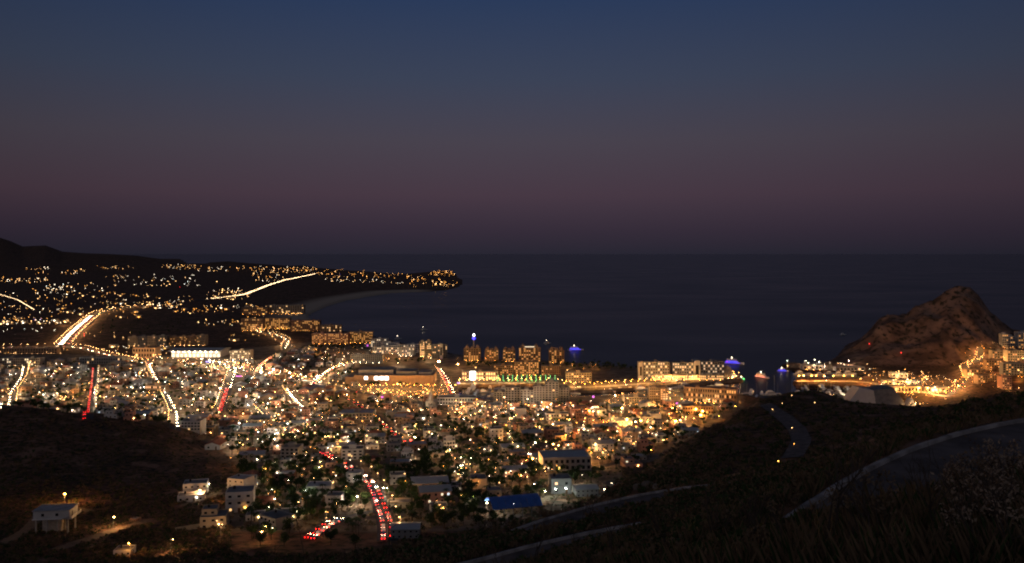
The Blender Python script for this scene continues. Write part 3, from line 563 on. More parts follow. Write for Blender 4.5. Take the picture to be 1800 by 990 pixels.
HD = {'one': 'single-storey %s house with flat roof', 'onewide': 'wide low %s house with flat roof', 'two': 'two-storey %s house with balcony', 'twowide': 'wide two-storey %s house', 'step2': 'stepped two-storey %s house', 'step3': 'stepped three-storey %s house', 'three': 'three-storey %s house', 'four': 'four-storey %s apartment house', 'gable': 'small %s house with pitched roof', 'gable2': 'tall %s house with pitched roof', 'shed': 'long %s shed with metal roof'}
WC = {'wall_white': 'white', 'wall_cream': 'cream', 'wall_grey': 'grey', 'wall_tan': 'tan', 'wall_pink': 'pinkish', 'wall_brick': 'brown'}
def house(kind, x, y, z, rz, wm, s=(1, 1, 1), porch=None, lit=.12, desc=None, place=None, rm=None):
    me, P = HP[kind]; o = ob('house', me, None, (x, y, z), rz, s, wm)
    for nm, m_, role in P:
        if role == 'porch':
            if porch: ob(nm, m_, o, None, 0, None, porch)
        elif role == 'win': ob(nm, m_, o, None, 0, None, random.choice(['win_warm', 'win_white', 'win_amber', 'win_warm', 'win_cool']) if random.random() < lit else 'glass_dark')
        elif role == 'wall': ob(nm, m_, o, None, 0, None, wm)
        elif role == 'roof': ob(nm, m_, o, None, 0, None, rm or ('roof_tile' if kind.startswith('gable') else 'roof_metal' if kind == 'shed' else random.choice(['roof_grey', 'roof_grey', 'roof_white'])))
        else: ob(nm, m_, o)
    u, v = proj(x, y, z); reg(o, desc or HD[kind] % WC[wm], 'house', u, v, 'houses of the town', place); return o
BLOCKED = []                                            # (x, y, radius) kept free of houses and trees
def free(x, y, r_=0):
    for a, b_, c in BLOCKED:
        if (x-a)**2+(y-b_)**2 < (c+r_)**2: return False
    return True
RP = np.concatenate([np.c_[np.repeat(resample(C, 4)[:, :2], 1, 0), np.full(len(resample(C, 4)), wd/2)] for k_, (C, wd) in ROADS.items() if C[0, 1] < 2400])
def road_clear(x, y): return float(np.min(np.hypot(RP[:, 0]-x, RP[:, 1]-y)-RP[:, 2]))

# ------------------------------------------------------------------ large buildings one can pick out
def rough(px): return math.atan2((px-900)/F, 1)
def slab(name, label, cat, px0, px1, pyb, pyt, depth, floors, bays, wm, lit=.3, wmat='win_warm', yaw=0, group=None, minD=0, balc=True, rm='roof_grey', up=None, penthouse=True, glass='glass_dark', fins=False, checker=False):
    px = (px0+px1)/2; x, y, z = GT(px, pyb, minD); Wd = (px1-px0)*y/F/max(math.cos(yaw), .6); Ht = (pyb-pyt)*y/F; fh = Ht/floors; hw = Wd/2
    BLOCKED.append((x, y+depth/2, max(hw, depth/2)+4))
    if Wd > 50:
        for q in (-.7, -.35, .35, .7): BLOCKED.append((x+q*hw*math.cos(yaw), y+depth/2+q*hw*math.sin(yaw), depth*.6+6))
    b_ = MB(); b_.box(-hw, hw, 0, depth, -4, Ht); b_.box(-hw, hw, 0, .3, Ht, Ht+.8); b_.box(-hw, hw, depth-.3, depth, Ht, Ht+.8); b_.box(-hw, -hw+.3, .3, depth-.3, Ht, Ht+.8); b_.box(hw-.3, hw, .3, depth-.3, Ht, Ht+.8)
    o = b_.build(name, wm, None, (x, y, z), yaw); tag(o, label, cat, group)
    rf = MB(); rf.box(-hw+.31, hw-.31, .31, depth-.31, Ht-.1, Ht+.06); r_ = rf.build('roof', rm, o)
    if penthouse:
        pmb = MB(); n_ = max(1, int(Wd/28))
        for i in range(n_): pmb = MB(); cx_ = -hw+Wd*(i+.5)/n_; pmb.box(cx_-2.5, cx_+2.5, depth*.35, depth*.7, Ht+.07, Ht+2.9); pmb.build('lift_house', wm, r_)
    bw = Wd/bays; gl = MB(); lw = MB()
    for f in range(floors):
        for i in range(bays):
            a = -hw+i*bw+bw*.24; c = a+bw*.52; z0 = f*fh+fh*.25; z1 = f*fh+fh*.78
            (lw if (random.random() < (.68 if (i+f) % 2 else .14) if checker else random.random() < lit) else gl).box(a, c, -.10, .04, z0, z1)
        if balc and f > 0:
            bb = MB(); bb.box(-hw+.2, hw-.2, -1.5, -.11, f*fh-.12, f*fh+.08); bb.box(-hw+.2, hw-.2, -1.5, -1.4, f*fh+.08, f*fh+.75); bb.build('balcony', wm, o)
    if gl.f: g = gl.build('dark_window', glass, o); g['kind'] = 'stuff'
    if lw.f: g = lw.build('lit_window', wmat, o); g['kind'] = 'stuff'
    if fins:
        for i in range(0, bays+1, 2):
            fb = MB(); cx_ = -hw+i*bw; fb.box(cx_-.35, cx_+.35, -1.9, -.001, -2, Ht+.3); fb.build('pier', wm, o)
    if up:
        n_ = max(2, int(Wd/9))
        for i in range(n_):
            u_ = MB(); cx_ = -hw+Wd*(i+.5)/n_; blob(u_, (cx_, -2.6, .6), .3, 0, .7); u_.build('wall_light', up, o)
    return o
A_ = 'apartment block'; Hh = 'hotel'
for i, (a, c, t_) in enumerate([(225, 241, 593), (242, 258, 592), (259, 275, 592), (276, 292, 591)]): slab('apartment_block', ['pale condominium block at the left end of its row behind the plain', 'pale condominium block second from left in the row on the plain', 'pale condominium block third from left in the row on the plain', 'pale condominium block just left of the gap in the row'][i], A_, a, c, 609, t_, 14, 6, 6, 'wall_grey' if i % 2 else 'wall_cream', .10, 'win_warm', 0, 'condominium blocks on the plain', up='up_warm')
for i, (a, c, t_) in enumerate([(297, 312, 592), (313, 329, 592), (330, 345, 591), (346, 361, 590)]): slab('apartment_block', ['tan condominium block just right of the gap in the row', 'amber lit condominium block second after the gap in the row', 'tan condominium block third after the gap in the row', 'pale condominium block at the right end of its row'][i], A_, a, c, 608, t_, 14, 6, 6, 'wall_tan' if i < 3 else 'wall_cream', .16, 'win_amber', 0, 'condominium blocks on the plain', up='up_warm')
slab('shop_building', 'brown store with a small red sign beside the cross road', 'store', 233, 272, 629, 612, 26, 2, 8, 'wall_tan', .05, 'win_warm', 0, balc=False, up='glow_warm')
slab('hotel', 'hotel front of uplit white columns right of the floodlit store', Hh, 405, 440, 633, 617, 18, 5, 11, 'wall_cream', .25, 'win_white', 0, up='up_white', fins=True, balc=False)
slab('apartment_block', 'long low grey block on the left edge beside the cross road', A_, 0, 70, 643, 630, 14, 3, 18, 'wall_grey', .12, 'win_white', 0, up='glow_white')
slab('apartment_block', 'row of grey terraces between left edge and highway foot', A_, 140, 215, 640, 629, 14, 2, 18, 'wall_grey', .12, 'win_warm', 0)
slab('apartment_block', 'long dark terrace under the cross road at left', A_, 6, 100, 622, 613, 12, 2, 20, 'wall_tan', .08, 'win_warm', 0, up='glow_warm')
# floodlit big store: glowing open front under a broad roof
x, y, z = GT(342, 629); BLOCKED.append((x, y+15, 50)); st = MB(); st.box(-42, 42, 6, 50, -3, 11); o = st.build('store', 'wall_white', None, (x, y, z)); tag(o, 'floodlit store whose broad white front glows brightest on the plain', 'store')
q = MB(); q.prism([(-2, 11.1), (52, 11.1), (52, 11.6), (25, 14.5), (-2, 11.9)], -45, 45, 'x'); q.build('roof', 'roof_metal', o)
for i in range(12): q = MB(); q.box(-40+i*7, -36+i*7, 5.7, 5.95, .5, 5); q.build('shop_window', 'win_white', o)
for i in range(9): q = MB(); q.box(-38+i*9.2, -36+i*9.2, 1.0, 1.8, 9.6, 10.1); q.build('floodlight', 'flood_white', o)
# long mall
x, y, z = GT(692, 677); BLOCKED += [(x+d, y+22, 30) for d in (-45, -20, 0, 20, 45)]
ml = MB(); k_ = y/F; hw = 70*k_; ml.box(-hw, hw, 0, 45, -3, 13); ml.box(-hw*1.0-12, -hw-.01, 3, 40, -3, 10)
o = ml.build('mall', 'wall_tan', None, (x, y, z)); tag(o, 'long brown mall with four glowing white sign panels', 'mall')
q = MB(); q.box(-hw+.4, hw-.4, .4, 44.6, 13.001, 13.3); q.box(-hw-11.6, -hw-.4, 3.4, 39.6, 10.001, 10.2); r_ = q.build('roof', 'roof_grey', o)
for a, c, d in ((-hw+4, -2, 19), (2, hw*.55, 17), (hw*.6, hw-4, 15.5)): q = MB(); q.box(a, c, 12, 40, 13.31, d); q.build('upper_storey', 'wall_grey', r_)
for px_ in (644, 661.5, 671, 679.5):
    q = MB(); cx_ = (px_-692)*k_; q.box(cx_-2.5, cx_+2.5, -.35, -.01, 7.2, 11.4); q.build('sign_panel', 'sign_white', o)
for i in range(15): q = MB(); cx_ = -hw+8+i*9.2; blob(q, (cx_, -3.0, .8), .28); q.build('wall_light', 'up_amber' if i % 3 else 'up_warm', o)
for i in range(10): q = MB(); cx_ = -hw+5+i*14; q.box(cx_-.5, cx_+.5, -.5, -.01, -1, 12.6); q.build('pilaster', 'wall_tan', o)
# coastal resorts
R_ = 'beach resorts along the bay'
slab('resort', 'long salmon resort glowing orange above the palm grove', Hh, 548, 612, 605, 587, 18, 8, 20, 'wall_pink', .45, 'win_amber', -.05, R_, up='up_amber')
slab('resort', 'right wing of the salmon resort lit in gold', Hh, 612, 655, 603, 584, 18, 8, 13, 'wall_tan', .5, 'win_amber', .12, R_, up='up_amber')
slab('resort', 'amber resort block facing the dark beach, leftmost of three', Hh, 424, 462, 582, 561, 18, 7, 12, 'wall_tan', .3, 'win_amber', 0, R_, up='up_amber')
slab('resort', 'gold striped resort block in the middle of the beach row', Hh, 463, 509, 578, 560, 18, 7, 14, 'wall_tan', .55, 'win_amber', 0, R_, up='up_amber')
slab('resort', 'brown resort block with thin lit stairwells at the beach end', Hh, 511, 562, 582, 564, 18, 7, 15, 'wall_brick', .28, 'win_amber', 0, R_, up='glow_amber')
slab('resort', 'low resort wing tapering to the shore', Hh, 563, 600, 583, 572, 14, 4, 10, 'wall_tan', .2, 'win_warm', .1, R_)
slab('resort', 'pale resort villas at the curve of the beach', Hh, 470, 534, 552, 537, 20, 5, 16, 'wall_cream', .2, 'win_warm', 0, R_, up='up_amber')
slab('resort', 'amber lit resort set back left of the beach villas', Hh, 425, 470, 553, 541, 20, 4, 12, 'wall_tan', .3, 'win_amber', 0, R_, up='up_amber')
tl = [(652, 682, 610, 596), (668, 700, 618, 603), (684, 716, 622, 607), (700, 728, 626, 612), (655, 690, 622, 611), (715, 735, 620, 606)]
tn = ['topmost', 'second', 'third', 'fourth', 'lowest front', 'rightmost']
for (a, c, b_, t_), n_ in zip(tl, tn): slab('resort', n_+' white terrace of the stepped resort on the shore', Hh, a, c, b_, t_, 14, 4, 9, 'wall_white', .22, 'win_white', random.uniform(-.1, .25), 'terraces of the stepped white resort', up='up_white')
slab('bar_terrace', 'low terrace washed in magenta light under the salmon resort', 'bar', 640, 664, 610, 605, 8, 1, 6, 'wall_white', .8, 'purple', 0, up='purple', balc=False, penthouse=False)
slab('hotel', 'slim tower with brightly lit stair stripe above the shore', Hh, 738, 746, 627, 601, 10, 8, 3, 'wall_cream', .8, 'win_warm', 0, up='up_warm', balc=False)
slab('hotel', 'pale tower behind the lit stair stripe', Hh, 748, 758, 628, 600, 12, 8, 4, 'wall_cream', .35, 'win_warm', 0, balc=False)
slab('hotel', 'pale hotel with a magenta lit strip on its side', Hh, 760, 786, 630, 606, 14, 8, 8, 'wall_grey', .12, 'win_warm', .1)
slab('hotel_bay', 'narrow stair tower washed magenta on the pale hotel', 'tower', 773, 778, 631, 605, 3, 1, 1, 'wall_white', 0, 'purple', 0, up='purple', balc=False, penthouse=False)
slab('hotel', 'long pale hotel with white pool lights in front of the resorts', Hh, 617, 672, 638, 624, 16, 4, 16, 'wall_grey', .12, 'win_white', 0, up='up_white')
for i, (a, c, b_, t_, lb) in enumerate([(815, 845, 634, 613, 'ornate resort tower under the lit observation column'), (852, 876, 635, 616, 'ornate resort tower second from the observation column'), (884, 906, 636, 616, 'gold lit ornate resort tower in the middle'), (912, 950, 636, 612, 'widest ornate resort tower with a lit crown'), (965, 992, 638, 616, 'ornate gold resort tower nearest the blue boat')]):
    o = slab('resort', lb, Hh, a, c, b_, t_, 20, 7, max(5, (c-a)//4), 'wall_tan', .42, 'win_amber', 0, 'ornate resort towers behind the marina', up='up_amber')
    kk_ = GT((a+c)/2, b_)[1]/F; Ht = (b_-t_)*kk_
    for q_ in (-.3, .3):
        q = MB(); wd = (c-a)*kk_; q.lathe([(3.2, 0), (3.2, 2.4), (2.9, 3.4), (2.0, 4.4), (.7, 5.0), (.15, 6.4)], 10, (q_*wd, 9, Ht+.07)); q.build('cupola', 'wall_tan', o)
    if i == 3: q = MB(); q.box(-8, 8, 4, 4.3, Ht+1, Ht+2.2); q.build('lit_crown', 'win_white', o)
slab('hotel', 'amber marina hotel with columns of lit windows', Hh, 903, 947, 660, 637, 18, 7, 12, 'wall_tan', .5, 'win_amber', 0, up='up_amber')
slab('hotel', 'tan wing left of the amber marina hotel', Hh, 868, 901, 660, 643, 16, 5, 9, 'wall_tan', .25, 'win_amber', 0, up='glow_amber')
slab('apartment_block', 'dim tan block behind the green lit palms', A_, 952, 985, 660, 644, 16, 5, 9, 'wall_tan', .15, 'win_amber', 0)
slab('apartment_block', 'low block with pink lit columns beside the marina bend', A_, 995, 1040, 672, 656, 16, 4, 10, 'wall_cream', .12, 'win_warm', 0, up='glow_warm')
o = slab('marina_arcade', 'cream arcade with glowing round windows by the marina', 'arcade', 812, 875, 668, 654, 14, 2, 15, 'wall_cream', .75, 'win_warm', 0, up='up_warm', balc=False)
kk_ = GT(843, 668)[1]/F; q = MB(); q.box(-17*kk_, -8*kk_, -1.2, -.2, .5, 15*kk_); q.build('sign_panel', 'sign_white', o)
# unlit stepped condominium in front of the basin
o = None
for i, (a, c, b_, t_) in enumerate([(868, 888, 709, 690), (888, 914, 711, 682), (914, 938, 712, 686), (938, 958, 713, 680), (958, 982, 713, 672), (980, 1000, 712, 682)]):
    slab('apartment_block', ['unlit white condominium step at the left end by the basin', 'second unlit condominium step by the basin', 'third unlit condominium step by the basin', 'fourth unlit condominium step by the basin', 'tallest unlit condominium step by the basin', 'dark end step of the unlit condominium'][i], A_, a, c, b_, t_, 14, max(5, int((b_-t_)/3.8)), max(4, (c-a)//5), 'wall_grey', .015, 'win_warm', 0, 'steps of the unlit condominium', fins=True)
# marina hotel with three window-grid wings
Wg = 'wings of the marina hotel'
slab('hotel', 'left wing of the long marina hotel with a chequer of lit rooms', Hh, 1131, 1177, 668, 637, 16, 6, 11, 'wall_grey', .62, 'room_warm', 0, Wg, checker=True, balc=False)
slab('hotel', 'middle wing of the long marina hotel', Hh, 1182, 1219, 667, 638, 16, 6, 9, 'wall_grey', .62, 'room_warm', 0, Wg, checker=True, balc=False)
slab('hotel', 'right wing of the long marina hotel beside the yellow dome', Hh, 1232, 1273, 666, 636, 16, 6, 10, 'wall_grey', .42, 'room_warm', 0, Wg, checker=True, balc=False)
slab('hotel_core', 'bare white stair block at the left end of the marina hotel', 'tower', 1123, 1130, 668, 638, 14, 1, 1, 'wall_white', 0, 'win_white', 0, balc=False, penthouse=False)
slab('hotel_core', 'blank white lift block between two marina hotel wings', 'tower', 1220, 1231, 667, 635, 18, 1, 1, 'wall_white', 0, 'win_white', 0, balc=False, penthouse=False)
for a, c, b_, lb in ((1145, 1208, 669, 'left amber podium arcade of the marina hotel'), (1210, 1272, 668, 'right amber podium arcade of the marina hotel')): slab('arcade', lb, 'arcade', a, c, b_, 660, 9, 2, 20, 'wall_cream', .85, 'win_warm', 0, None, 0, False, 'roof_grey', 'up_amber', False)
x, y, z = GT(1278, 664); BLOCKED.append((x, y, 14)); q = MB(); q.lathe([(6.2, -2), (6.2, 6), (6.6, 9), (6.3, 12), (5.2, 14.8), (3.3, 16.8), (1.2, 17.8), (.3, 18.2)], 20); o = q.build('dome_building', 'wall_cream', None, (x, y, z)); tag(o, 'rounded dome building lit yellow at the end of the hotel', 'dome')
q = MB(); q.tube([(0, 0, 18), (0, 0, 22.5)], [.2, .1], 5); q.build('mast', 'pole_grey', o); q = MB(); blob(q, (0, 0, 22.8), .45); q.build('beacon', 'red', o)
for a in (-2.4, -1.6, -.8, .0): q = MB(); blob(q, (8.5*math.cos(a), 8.5*math.sin(a), .8), .32); q.build('wall_light', 'up_warm', o)
for i in range(8): q = MB(); a = i*math.pi/4; q.box(-.25, .25, -.15, .15, 0, 9, 0, a+math.pi/2, (6.35*math.cos(a), 6.35*math.sin(a))); q.build('rib', 'wall_white', o)
# around the channel
slab('hotel', 'long amber windowed hotel slanting beside the channel', Hh, 1205, 1290, 709, 683, 14, 3, 22, 'wall_tan', .45, 'win_amber', -.35, up='up_amber')
slab('apartment_block', 'pale eight-storey block left of the amber stair tower', A_, 1142, 1160, 713, 682, 14, 7, 5, 'wall_cream', .12, 'win_warm', 0)
slab('apartment_block', 'amber lit stair tower below the marina hotel', 'tower', 1161, 1174, 714, 684, 12, 8, 3, 'wall_tan', .7, 'win_amber', 0, up='up_amber', balc=False)
slab('shop_building', 'low building washed in deep orange light downtown', 'shop', 1200, 1254, 728, 715, 14, 2, 12, 'wall_tan', .15, 'win_amber', 0, up='flood_amber', balc=False)
slab('apartment_block', 'tan low block with lit rooms left of the pale block', A_, 1098, 1140, 711, 699, 14, 3, 10, 'wall_cream', .15, 'win_amber', 0, up='glow_amber')
slab('shop_building', 'cream building with lit arches below the basin', 'shop', 960, 1000, 740, 728, 12, 2, 9, 'wall_cream', .3, 'win_warm', 0, up='up_warm', balc=False)
slab('school', 'long white hall with three cold floodlights', 'hall', 768, 836, 712, 700, 18, 2, 14, 'wall_white', .02, 'win_cool', -.05, up='up_cool', balc=False)
slab('warehouse', 'long grey warehouse roof left of the church spire', 'warehouse', 595, 655, 738, 727, 20, 2, 10, 'wall_grey', .03, 'win_warm', 0, balc=False, rm='roof_metal')
slab('warehouse', 'big pale roofed warehouse beside the lamp lined street', 'warehouse', 955, 1040, 828, 806, 22, 2, 9, 'wall_grey', .02, 'win_warm', .12, balc=False, rm='roof_metal', penthouse=False)
slab('office_building', 'grey commercial block with restaurant lights in mid left', 'office', 255, 290, 690, 678, 14, 2, 10, 'wall_tan', .5, 'win_amber', 0, up='up_amber', balc=False)
slab('office_building', 'white building beside the end of the lamp lit street', 'office', 318, 352, 757, 742, 14, 3, 6, 'wall_white', .05, 'win_warm', 0)
slab('apartment_block', 'blank walled white building right of the winding street top', A_, 600, 638, 808, 791, 12, 3, 4, 'wall_white', .03, 'win_warm', .1, balc=False)
slab('apartment_block', 'blank walled grey building left of the winding street top', A_, 493, 525, 806, 788, 12, 3, 4, 'wall_grey', .0, 'win_warm', -.05, balc=False)
slab('apartment_block', 'tall pale block near the trees in mid town', A_, 705, 724, 818, 797, 10, 3, 4, 'wall_white', .1, 'win_warm', 0)
slab('apartment_block', 'white corner building over the right town', A_, 780, 800, 795, 776, 12, 3, 4, 'wall_white', .15, 'win_warm', .1)
# church spire
x, y, z = GT(757, 718); BLOCKED.append((x, y, 9)); q = MB(); q.box(-3, 3, -3, 3, -2, 9); q.box(-6, 6, 3.01, 20, -2, 7); o = q.build('church', 'wall_white', None, (x, y, z)); tag(o, 'white church with a slender spire', 'church')
q = MB(); q.lathe([(2.9, 9.01), (2.5, 11), (1.5, 15), (.6, 19), (.08, 22)], 8); q.build('spire', 'wall_white', o)
for a in (-4, 4): q = MB(); blob(q, (a, -5, .6), .3); q.build('wall_light', 'up_warm', o)
for a in (-1.5, 1.5): q = MB(); q.box(a-.5, a+.5, -3.06, -2.98, 3, 6); q.build('window', 'glass_dark', o)
# observation column
x, y, z = GT(833, 628); q = MB(); q.lathe([(2.0, -2), (1.6, 8), (1.3, 36)], 12); o = q.build('observation_tower', 'wall_cream', None, (x, y, z)); tag(o, 'slender observation column with blue ring and white top light', 'tower')
q = MB(); q.lathe([(1.4, 30), (3.4, 31.2), (3.4, 33), (1.4, 34)], 14); q.build('viewing_ring', 'blue', o); q = MB(); q.lathe([(1.35, 36.02), (1.8, 37.5), (1.2, 39), (.2, 40.5)], 12); q.build('top_light', 'sign_white', o)
for a in (-3, 3): q = MB(); blob(q, (a, -3, 8), .4); q.build('wall_light', 'up_warm', o)
# pale tent-like pavilion behind the hill
x, y, z = GT(1542, 718, 500); BLOCKED.append((x, y, 45)); k_ = y/F; q = MB(); s_ = k_*1.05
q.prism([(-53*s_, -4), (0, -4), (-6*s_, 30*s_), (-30*s_, 34*s_), (-45*s_, 14*s_)], 0, 20, 'y'); o = q.build('pavilion', 'sail_pale', None, (x, y, z)); tag(o, 'large pale pavilion with sloping faceted roofs behind the dark hill', 'pavilion')
q = MB(); q.prism([(.3, -4), (50*s_, -4), (46*s_, 12*s_), (30*s_, 33*s_), (-5*s_, 30*s_)], 3, 24, 'y'); q.build('hall_roof', 'roof_grey', o)
q = MB(); q.prism([(50*s_+.2, -4), (68*s_, -4), (60*s_, 16*s_)], 1, 14, 'y'); q.build('annex', 'sail_pale', o)
# harbour sheds and hillside blocks under the headland
for a, c, b_, t_, wm, lb in [(1530, 1620, 690, 680, 'wall_cream', 'long harbour shed with floodlit quay front'), (1555, 1620, 678, 670, 'wall_grey', 'grey roofed harbour warehouse behind the long shed'), (1625, 1668, 690, 682, 'wall_cream', 'amber lit harbour shed before the hillside lane'), (1568, 1596, 664, 657, 'wall_white', 'small white harbour office by the inner water'), (1470, 1520, 652, 646, 'wall_grey', 'low grey shed under the headland slope'), (1412, 1446, 650, 643, 'wall_white', 'white floodlit terminal on the breakwater')]:
    slab('harbour_shed', lb, 'shed', a, c, b_, t_, 12, 1, max(4, (c-a)//6), wm, .25, 'win_warm', 0, 'harbour sheds', up='up_amber' if 'amber' in lb or 'flood' in lb else 'glow_warm', balc=False, penthouse=False)
HB = [(1762, 1772, 612, 588, 'wall_white', 'white tower block with lit stair on the right hill'), (1772, 1784, 612, 592, 'wall_white', 'white tower block leaning on the lit stair tower'), (1790, 1812, 612, 585, 'wall_white', 'white tower at the right edge of the photo'), (1745, 1770, 630, 618, 'wall_cream', 'cream terrace below the white tower blocks'), (1772, 1800, 634, 617, 'wall_cream', 'gold lit terrace at the right edge'), (1735, 1760, 646, 634, 'wall_tan', 'tan hillside terrace with lit balconies'), (1765, 1800, 660, 640, 'wall_grey', 'dark block with one lit stairwell at the right edge'), (1762, 1778, 684, 664, 'wall_pink', 'pinkish block over the trees at right'), (1700, 1728, 660, 650, 'wall_tan', 'small tan block beside the hillside lane'), (1720, 1752, 672, 661, 'wall_tan', 'low tan block on the lower right hillside')]
for a, c, b_, t_, wm, lb in HB: slab('hillside_block', lb, A_, a, c, b_, t_, 12, max(2, int((b_-t_)/3.6)), max(3, (c-a)//4), wm, .28, 'win_amber', random.uniform(-.2, .1), 'blocks on the right hillside', up='glow_amber')
# individually recognisable near houses
def nhouse(kind, px, py, wpx, wm, rz, desc, porch=None, lit=.0, rm=None, hs=1.0):
    x, y, z = GT(px, py); W0 = {'one': 10, 'onewide': 14, 'two': 9, 'twowide': 13, 'step2': 11, 'step3': 11, 'three': 10, 'four': 12, 'gable': 9, 'gable2': 10, 'shed': 18}[kind]; s = wpx*y/F/W0
    BLOCKED.append((x, y, W0*s*.75)); o = house(kind, x, y+4*s, z, rz, wm, (s, s, s*hs), porch, lit, desc, '', rm); return o
nhouse('twowide', 340, 868, 40, 'wall_white', .25, 'white two-storey villa above the lamp lit dirt lane', None, 0, 'roof_grey', .9)
nhouse('onewide', 332, 882, 44, 'wall_white', .25, 'white ground wing with two small lit windows on the lane', 'up_white', .4)
nhouse('four', 420, 872, 34, 'wall_white', -.3, 'narrow four-storey white block under the dark hill', None, 0, None, .85)
nhouse('three', 417, 900, 46, 'wall_white', .2, 'white apartment house with orange lit recessed front', 'flood_amber', .15, None, .8)
nhouse('step3', 372, 928, 44, 'wall_cream', .2, 'half-built cream house with boundary wall', 'up_warm', 0, None, .8)
nhouse('twowide', 482, 930, 48, 'wall_grey', -.7, 'grey roofed house end-on near the paired floodlights', None, 0, 'roof_grey', .9)
nhouse('twowide', 560, 872, 44, 'wall_white', .05, 'white two-storey house with row of square windows', None, .0, None, .8)
nhouse('two', 586, 892, 28, 'wall_white', 0, 'blank white house with warm lit terrace beside it', 'up_warm', .2)
nhouse('two', 622, 849, 24, 'wall_white', -.2, 'small pale green lit house by the winding street bend', 'up_cool', .1)
nhouse('onewide', 700, 893, 40, 'wall_cream', 0, 'long low cream house right of the winding street', None, 0)
nhouse('one', 770, 900, 30, 'wall_white', .2, 'small white house left of the lit green trees', 'up_amber', .1)
nhouse('one', 825, 888, 22, 'wall_white', 0, 'little white house right of the lit green trees', None, 0)
nhouse('one', 214, 984, 30, 'wall_white', .1, 'white house corner at the bottom beside an amber lamp', None, 0)
nhouse('gable', 375, 790, 26, 'wall_white', 0, 'white pitched house at the foot of the dark hill', None, .1)
nhouse('shed', 1030, 872, 40, 'wall_grey', .15, 'long shed with small square openings near the road bend', None, 0)
nhouse('two', 985, 868, 36, 'wall_grey', .1, 'dim grey house lit by cold floodlights', 'up_cool', .1)
nhouse('one', 236, 917, 14, 'wall_brick', -.4, 'tiny brick hut alone on the dark slope', None, 0)
nhouse('shed', 712, 945, 50, 'wall_grey', .05, 'long dark shed at the end of the winding street', None, 0)
# house on stilts
x, y, z = GT(98, 934); k_ = y/F; BLOCKED.append((x, y, 16)); z += 7.2
q = MB(); q.box(-7.5, 7.5, -5, 5, 0, 3.3); o = q.build('stilt_house', 'wall_white', None, (x, y, z), .12); tag(o, 'pale flat-roofed house on tall concrete stilts, alone on the slope', 'house')
q = MB(); q.box(-7.9, 7.9, -5.4, 5.4, 3.301, 3.6); q.build('roof', 'roof_white', o)
q = MB(); q.box(5, 9, -5.8, 5.2, -.35, -.002); q.box(8.9, 9, -5.8, 5.2, 0, .9); q.box(-7.7, 8.8, -5.8, -5.01, -.35, -.002); q.build('terrace', 'wall_white', o)
for a in (-3.5, 2.4): q = MB(); q.box(a-.6, a+.6, -5.06, -4.98, 1.0, 2.2); q.build('window', 'glass_dark', o)
q = MB(); q.box(7.45, 7.56, -2, -1, 0.02, 2.2); q.build('door', 'door_brown', o)
for a in (-6.5, -2, 2.5, 6.8):
    for b_ in (-4.4, 4): q = MB(); q.box(a-.3, a+.3, b_-.3, b_+.3, -10, -.36); q.build('stilt', 'concrete', o)
q = MB(); q.box(-6, 2, 1, 3.5, -9, -.4); q.build('basement_wall', 'concrete', o)
# blue canopy roof
x, y, z = GT(905, 906); k_ = y/F; BLOCKED.append((x, y+4, 20)); Wd = 42*k_
q = MB()
for a in np.linspace(-Wd, Wd, 6):
    for b_ in (-5, 10): q.box(a-.15, a+.15, b_-.15, b_+.15, -3, 5.5)
o = q.build('blue_canopy', 'pole_grey', None, (x, y, z), .3); tag(o, 'big blue arched canopy roof lit by white floodlights', 'canopy')
n_ = 10; P = [(-5.6+16.2*i/n_, 5.5+3.6*math.sin(math.pi*i/n_)) for i in range(n_+1)]
for j in range(7):
    a = -Wd-1+(2*Wd+2)*j/7; b_ = a+(2*Wd+2)/7-.12; q = MB(); q.prism(P+[(p, z_-.18) for p, z_ in P[::-1]], a, b_, 'x'); q.build('roof_sheet', 'roof_blue', o)
for a, b_ in ((-Wd*.7, 2), (0, 3), (Wd*.6, 2)): q = MB(); blob(q, (a, b_, 4.8), .25); q.build('floodlight', 'flood_cool', o)
# boundary wall on the dirt lane
tag(MB().box(-9, 9, -.15, .15, -3, 2.2).build('boundary_wall', 'wall_cream', None, GT(345, 930), .55), 'long pale boundary wall climbing beside the half-built house', 'wall')

# ------------------------------------------------------------------ the town's houses in rotated blocks
CITY = [(-40, 634), (215, 636), (300, 642), (400, 642), (470, 634), (540, 612), (620, 641), (628, 690), (800, 700), (860, 712), (1000, 712), (1120, 712), (1290, 716), (1250, 745), (1180, 785), (1090, 838), (960, 868), (900, 900), (700, 930), (640, 955), (500, 968), (440, 968), (400, 915), (430, 850), (400, 795), (300, 752), (200, 738), (100, 726), (-40, 716)]
lots = []; ca, sa = math.cos(.16), math.sin(.16)
for i in range(-110, 60):
    for j in range(18, 130):
        gx, gy = i*15.5+(i//5)*9+random.uniform(-2, 2), j*15+(j//2)*7+random.uniform(-2, 2); x, y = gx*ca-gy*sa, gx*sa+gy*ca
        if y < 400 or y > 1650: continue
        z = gh(x, y)
        if z < 1: continue
        u, v = proj(x, y, z)
        if not inpoly(np.array([u]), np.array([v]), CITY)[0] or not free(x, y, 6): continue
        if road_clear(x, y) < 7: continue
        dens = .66 if y > 640 else .40
        if fbm(np.array([x]), np.array([y]), 90, 77, 3)[0] > .22 and y < 1100: dens *= .45
        if random.random() > dens: continue
        if not visible(x, y, z+4): continue
        lots.append((y, x, z, u, v))
lots.sort(); KINDS = ['one', 'one', 'onewide', 'two', 'two', 'twowide', 'step2', 'step2', 'step3', 'three', 'gable', 'gable2', 'shed']
WM = ['wall_white', 'wall_white', 'wall_cream', 'wall_grey', 'wall_grey', 'wall_tan', 'wall_pink', 'wall_brick']
